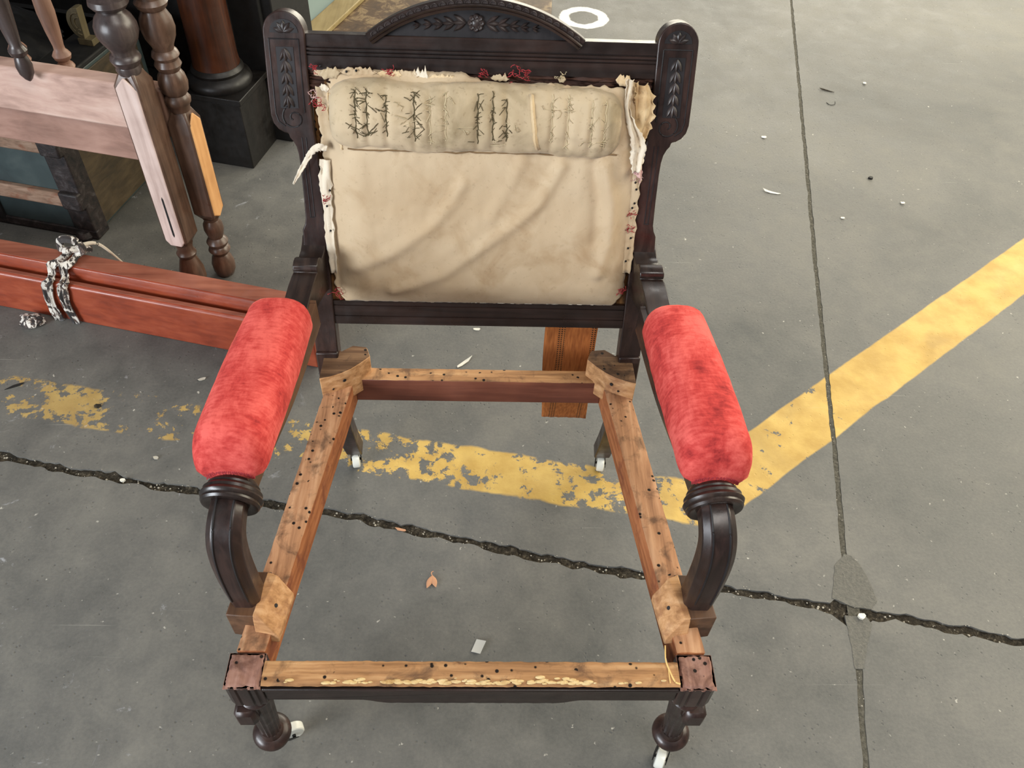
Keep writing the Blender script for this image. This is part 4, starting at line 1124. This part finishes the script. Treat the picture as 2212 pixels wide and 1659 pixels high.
def blob(rx, ry, n, seed, j=.35): return [(rx * math.cos(6.283 * i / n) * (1 + j * fb(i * .9, seed, 1)), ry * math.sin(6.283 * i / n) * (1 + j * fb(i * .9, seed, 5))) for i in range(n)]
M['white_chip'] = N('white_chip').set(lin((226, 222, 208)), .6)
M['foil'] = N('crumpled_foil').set(lin((206, 206, 200)), .35, Metallic=.3)
M['leafy'] = N('dry_leaf').set(lin((186, 138, 104)), .8)
M['black_bit'] = N('black_bit').set(lin((22, 20, 18)), .7)
flake('foil_scrap', (1034, 1397), [(-.007, -.015), (.010, -.012), (.0075, .014), (-.010, .010)], .001, 'foil', 'small silvery white square scrap on the floor inside the chair frame', 'scrap', -.5)
sp = thing('seed_pod', 'pale brown split seed pod on the floor inside the chair frame', 'seed pod', tuple(atz(934, 1256)))
for an, nm in ((-1.9, .028), (-1.25, .026)):
    c0 = atz(934, 1245); mb = MB(); d = V((math.cos(an), math.sin(an), 0)); qv = V((-d.y, d.x, 0)); rs = []
    for i in range(9):
        t = i / 8; wd = .0055 * math.sin(math.pi * (.05 + .93 * t)); p = c0 + d * nm * t + V((0, 0, .003))
        rs.append([p + qv * wd * math.cos(a) + V((0, 0, wd * .45 * math.sin(a))) for a in [k * math.pi / 4 for k in range(8)]])
    mb.rings(rs); obj('pod_half', mb, 'leafy', sp)
mb = MB(); mb.tube(catmull([atz(934, 1246) + V((0, 0, .003)), atz(932, 1240) + V((0, 0, .005)), atz(936, 1236) + V((0, 0, .003))], 5), .001, 6); obj('stalk', mb, 'leafy', sp)
flake('wood_sliver', (1003, 784), [(-.024, -.003), (-.012, -.005), (.010, -.004), (.026, .001), (.012, .004), (-.020, .003)], .0015, 'white_chip', 'white sliver lying on the floor behind the rear seat rail', 'sliver', .75)
flake('paper_flake', (1666, 415), [(-.024, .012), (-.008, .006), (.010, -.004), (.026, -.012), (.016, -.013), (-.004, -.007), (-.02, .002)], .0012, 'white_chip', 'long curled white flake on the right floor left of the joint', 'flake', .1)
flake('paint_chip', (1650, 297), blob(.009, .007, 7, 2), .001, 'white_chip', 'small three-cornered white chip above the long curled flake', 'chip')
flake('pebble', (1880, 386), blob(.007, .006, 8, 4), .005, 'black_bit', 'tiny black pebble on the right-hand floor', 'pebble', 0, 0)
flake('paint_chip', (1949, 440), blob(.007, .005, 8, 6), .003, 'white_chip', 'white crumb right of and below the black pebble', 'chip')
flake('paint_chip', (1820, 472), blob(.006, .004, 7, 8), .002, 'white_chip', 'white crumb below the black pebble near the floor joint', 'chip')
flake('paint_chip', (1867, 181), blob(.006, .006, 8, 9), .003, 'white_chip', 'round white crumb right of the curled wire', 'chip')
mb = MB(); mb.tube(catmull([atz(1785, 222) + V((0, 0, .001)), atz(1793, 227) + V((0, 0, .001)), atz(1803, 226) + V((0, 0, .001)), atz(1804, 220) + V((0, 0, .001))], 6), .0008, 5)
tag(obj('curled_wire', mb, 'black_bit', None), 'small curled dark wire on the far right floor', 'wire')
flake('twig', (1784, 196), [(-.022, .008), (-.012, .010), (.020, -.008), (.026, -.012), (.008, -.006), (-.014, .003)], .0015, 'dirt', 'dark frayed twig on the far right floor beyond the wire', 'twig')
flake('paint_chip', (337, 990), blob(.006, .004, 7, 12), .002, 'grit', 'grey crumb between left arm pad and long crack', 'chip')
flake('stone_chip', (266, 1039), blob(.006, .0035, 7, 14), .004, 'white_chip', 'pale stone chip lodged in the long crack left of the chair', 'stone chip')
flake('dry_leaf', (866, 1145), blob(.011, .003, 9, 16), .001, 'leafy', 'reddish brown leaf scrap beside the crack inside the seat frame', 'leaf', -.2)
flake('stone_chip', (1860, 1333), blob(.0075, .006, 8, 18), .005, 'white_chip', 'pale stone where the two floor cracks cross', 'stone chip')
flake('splinter', (33, 836), [(-.020, -.010), (-.004, -.003), (.010, .004), (.017, .011), (.012, .012), (-.006, .004)], .001, 'black_bit', 'dark splinter on the worn yellow paint at far left', 'splinter', 0, .1)
flake('stone_chip', (212, 878), blob(.008, .006, 8, 21), .002, 'dirt', 'dark crumb beside the worn yellow paint at the left', 'stone chip')
flake('wood_chip', (437, 820), blob(.009, .004, 7, 23), .002, 'grit', 'grey chip on the floor left of the left arm pad', 'chip', .4)
flake('paint_chip', (1030, 712), blob(.009, .004, 7, 25), .001, 'white_chip', 'white flake on the floor just below the lower back rail', 'chip')
flake('paint_chip', (600, 1218), blob(.004, .005, 7, 27), .003, 'white_chip', 'white crumb on the floor left of the side seat rail', 'chip')

for o in ROOTS:
    if '_loc' in o: del o['_loc']
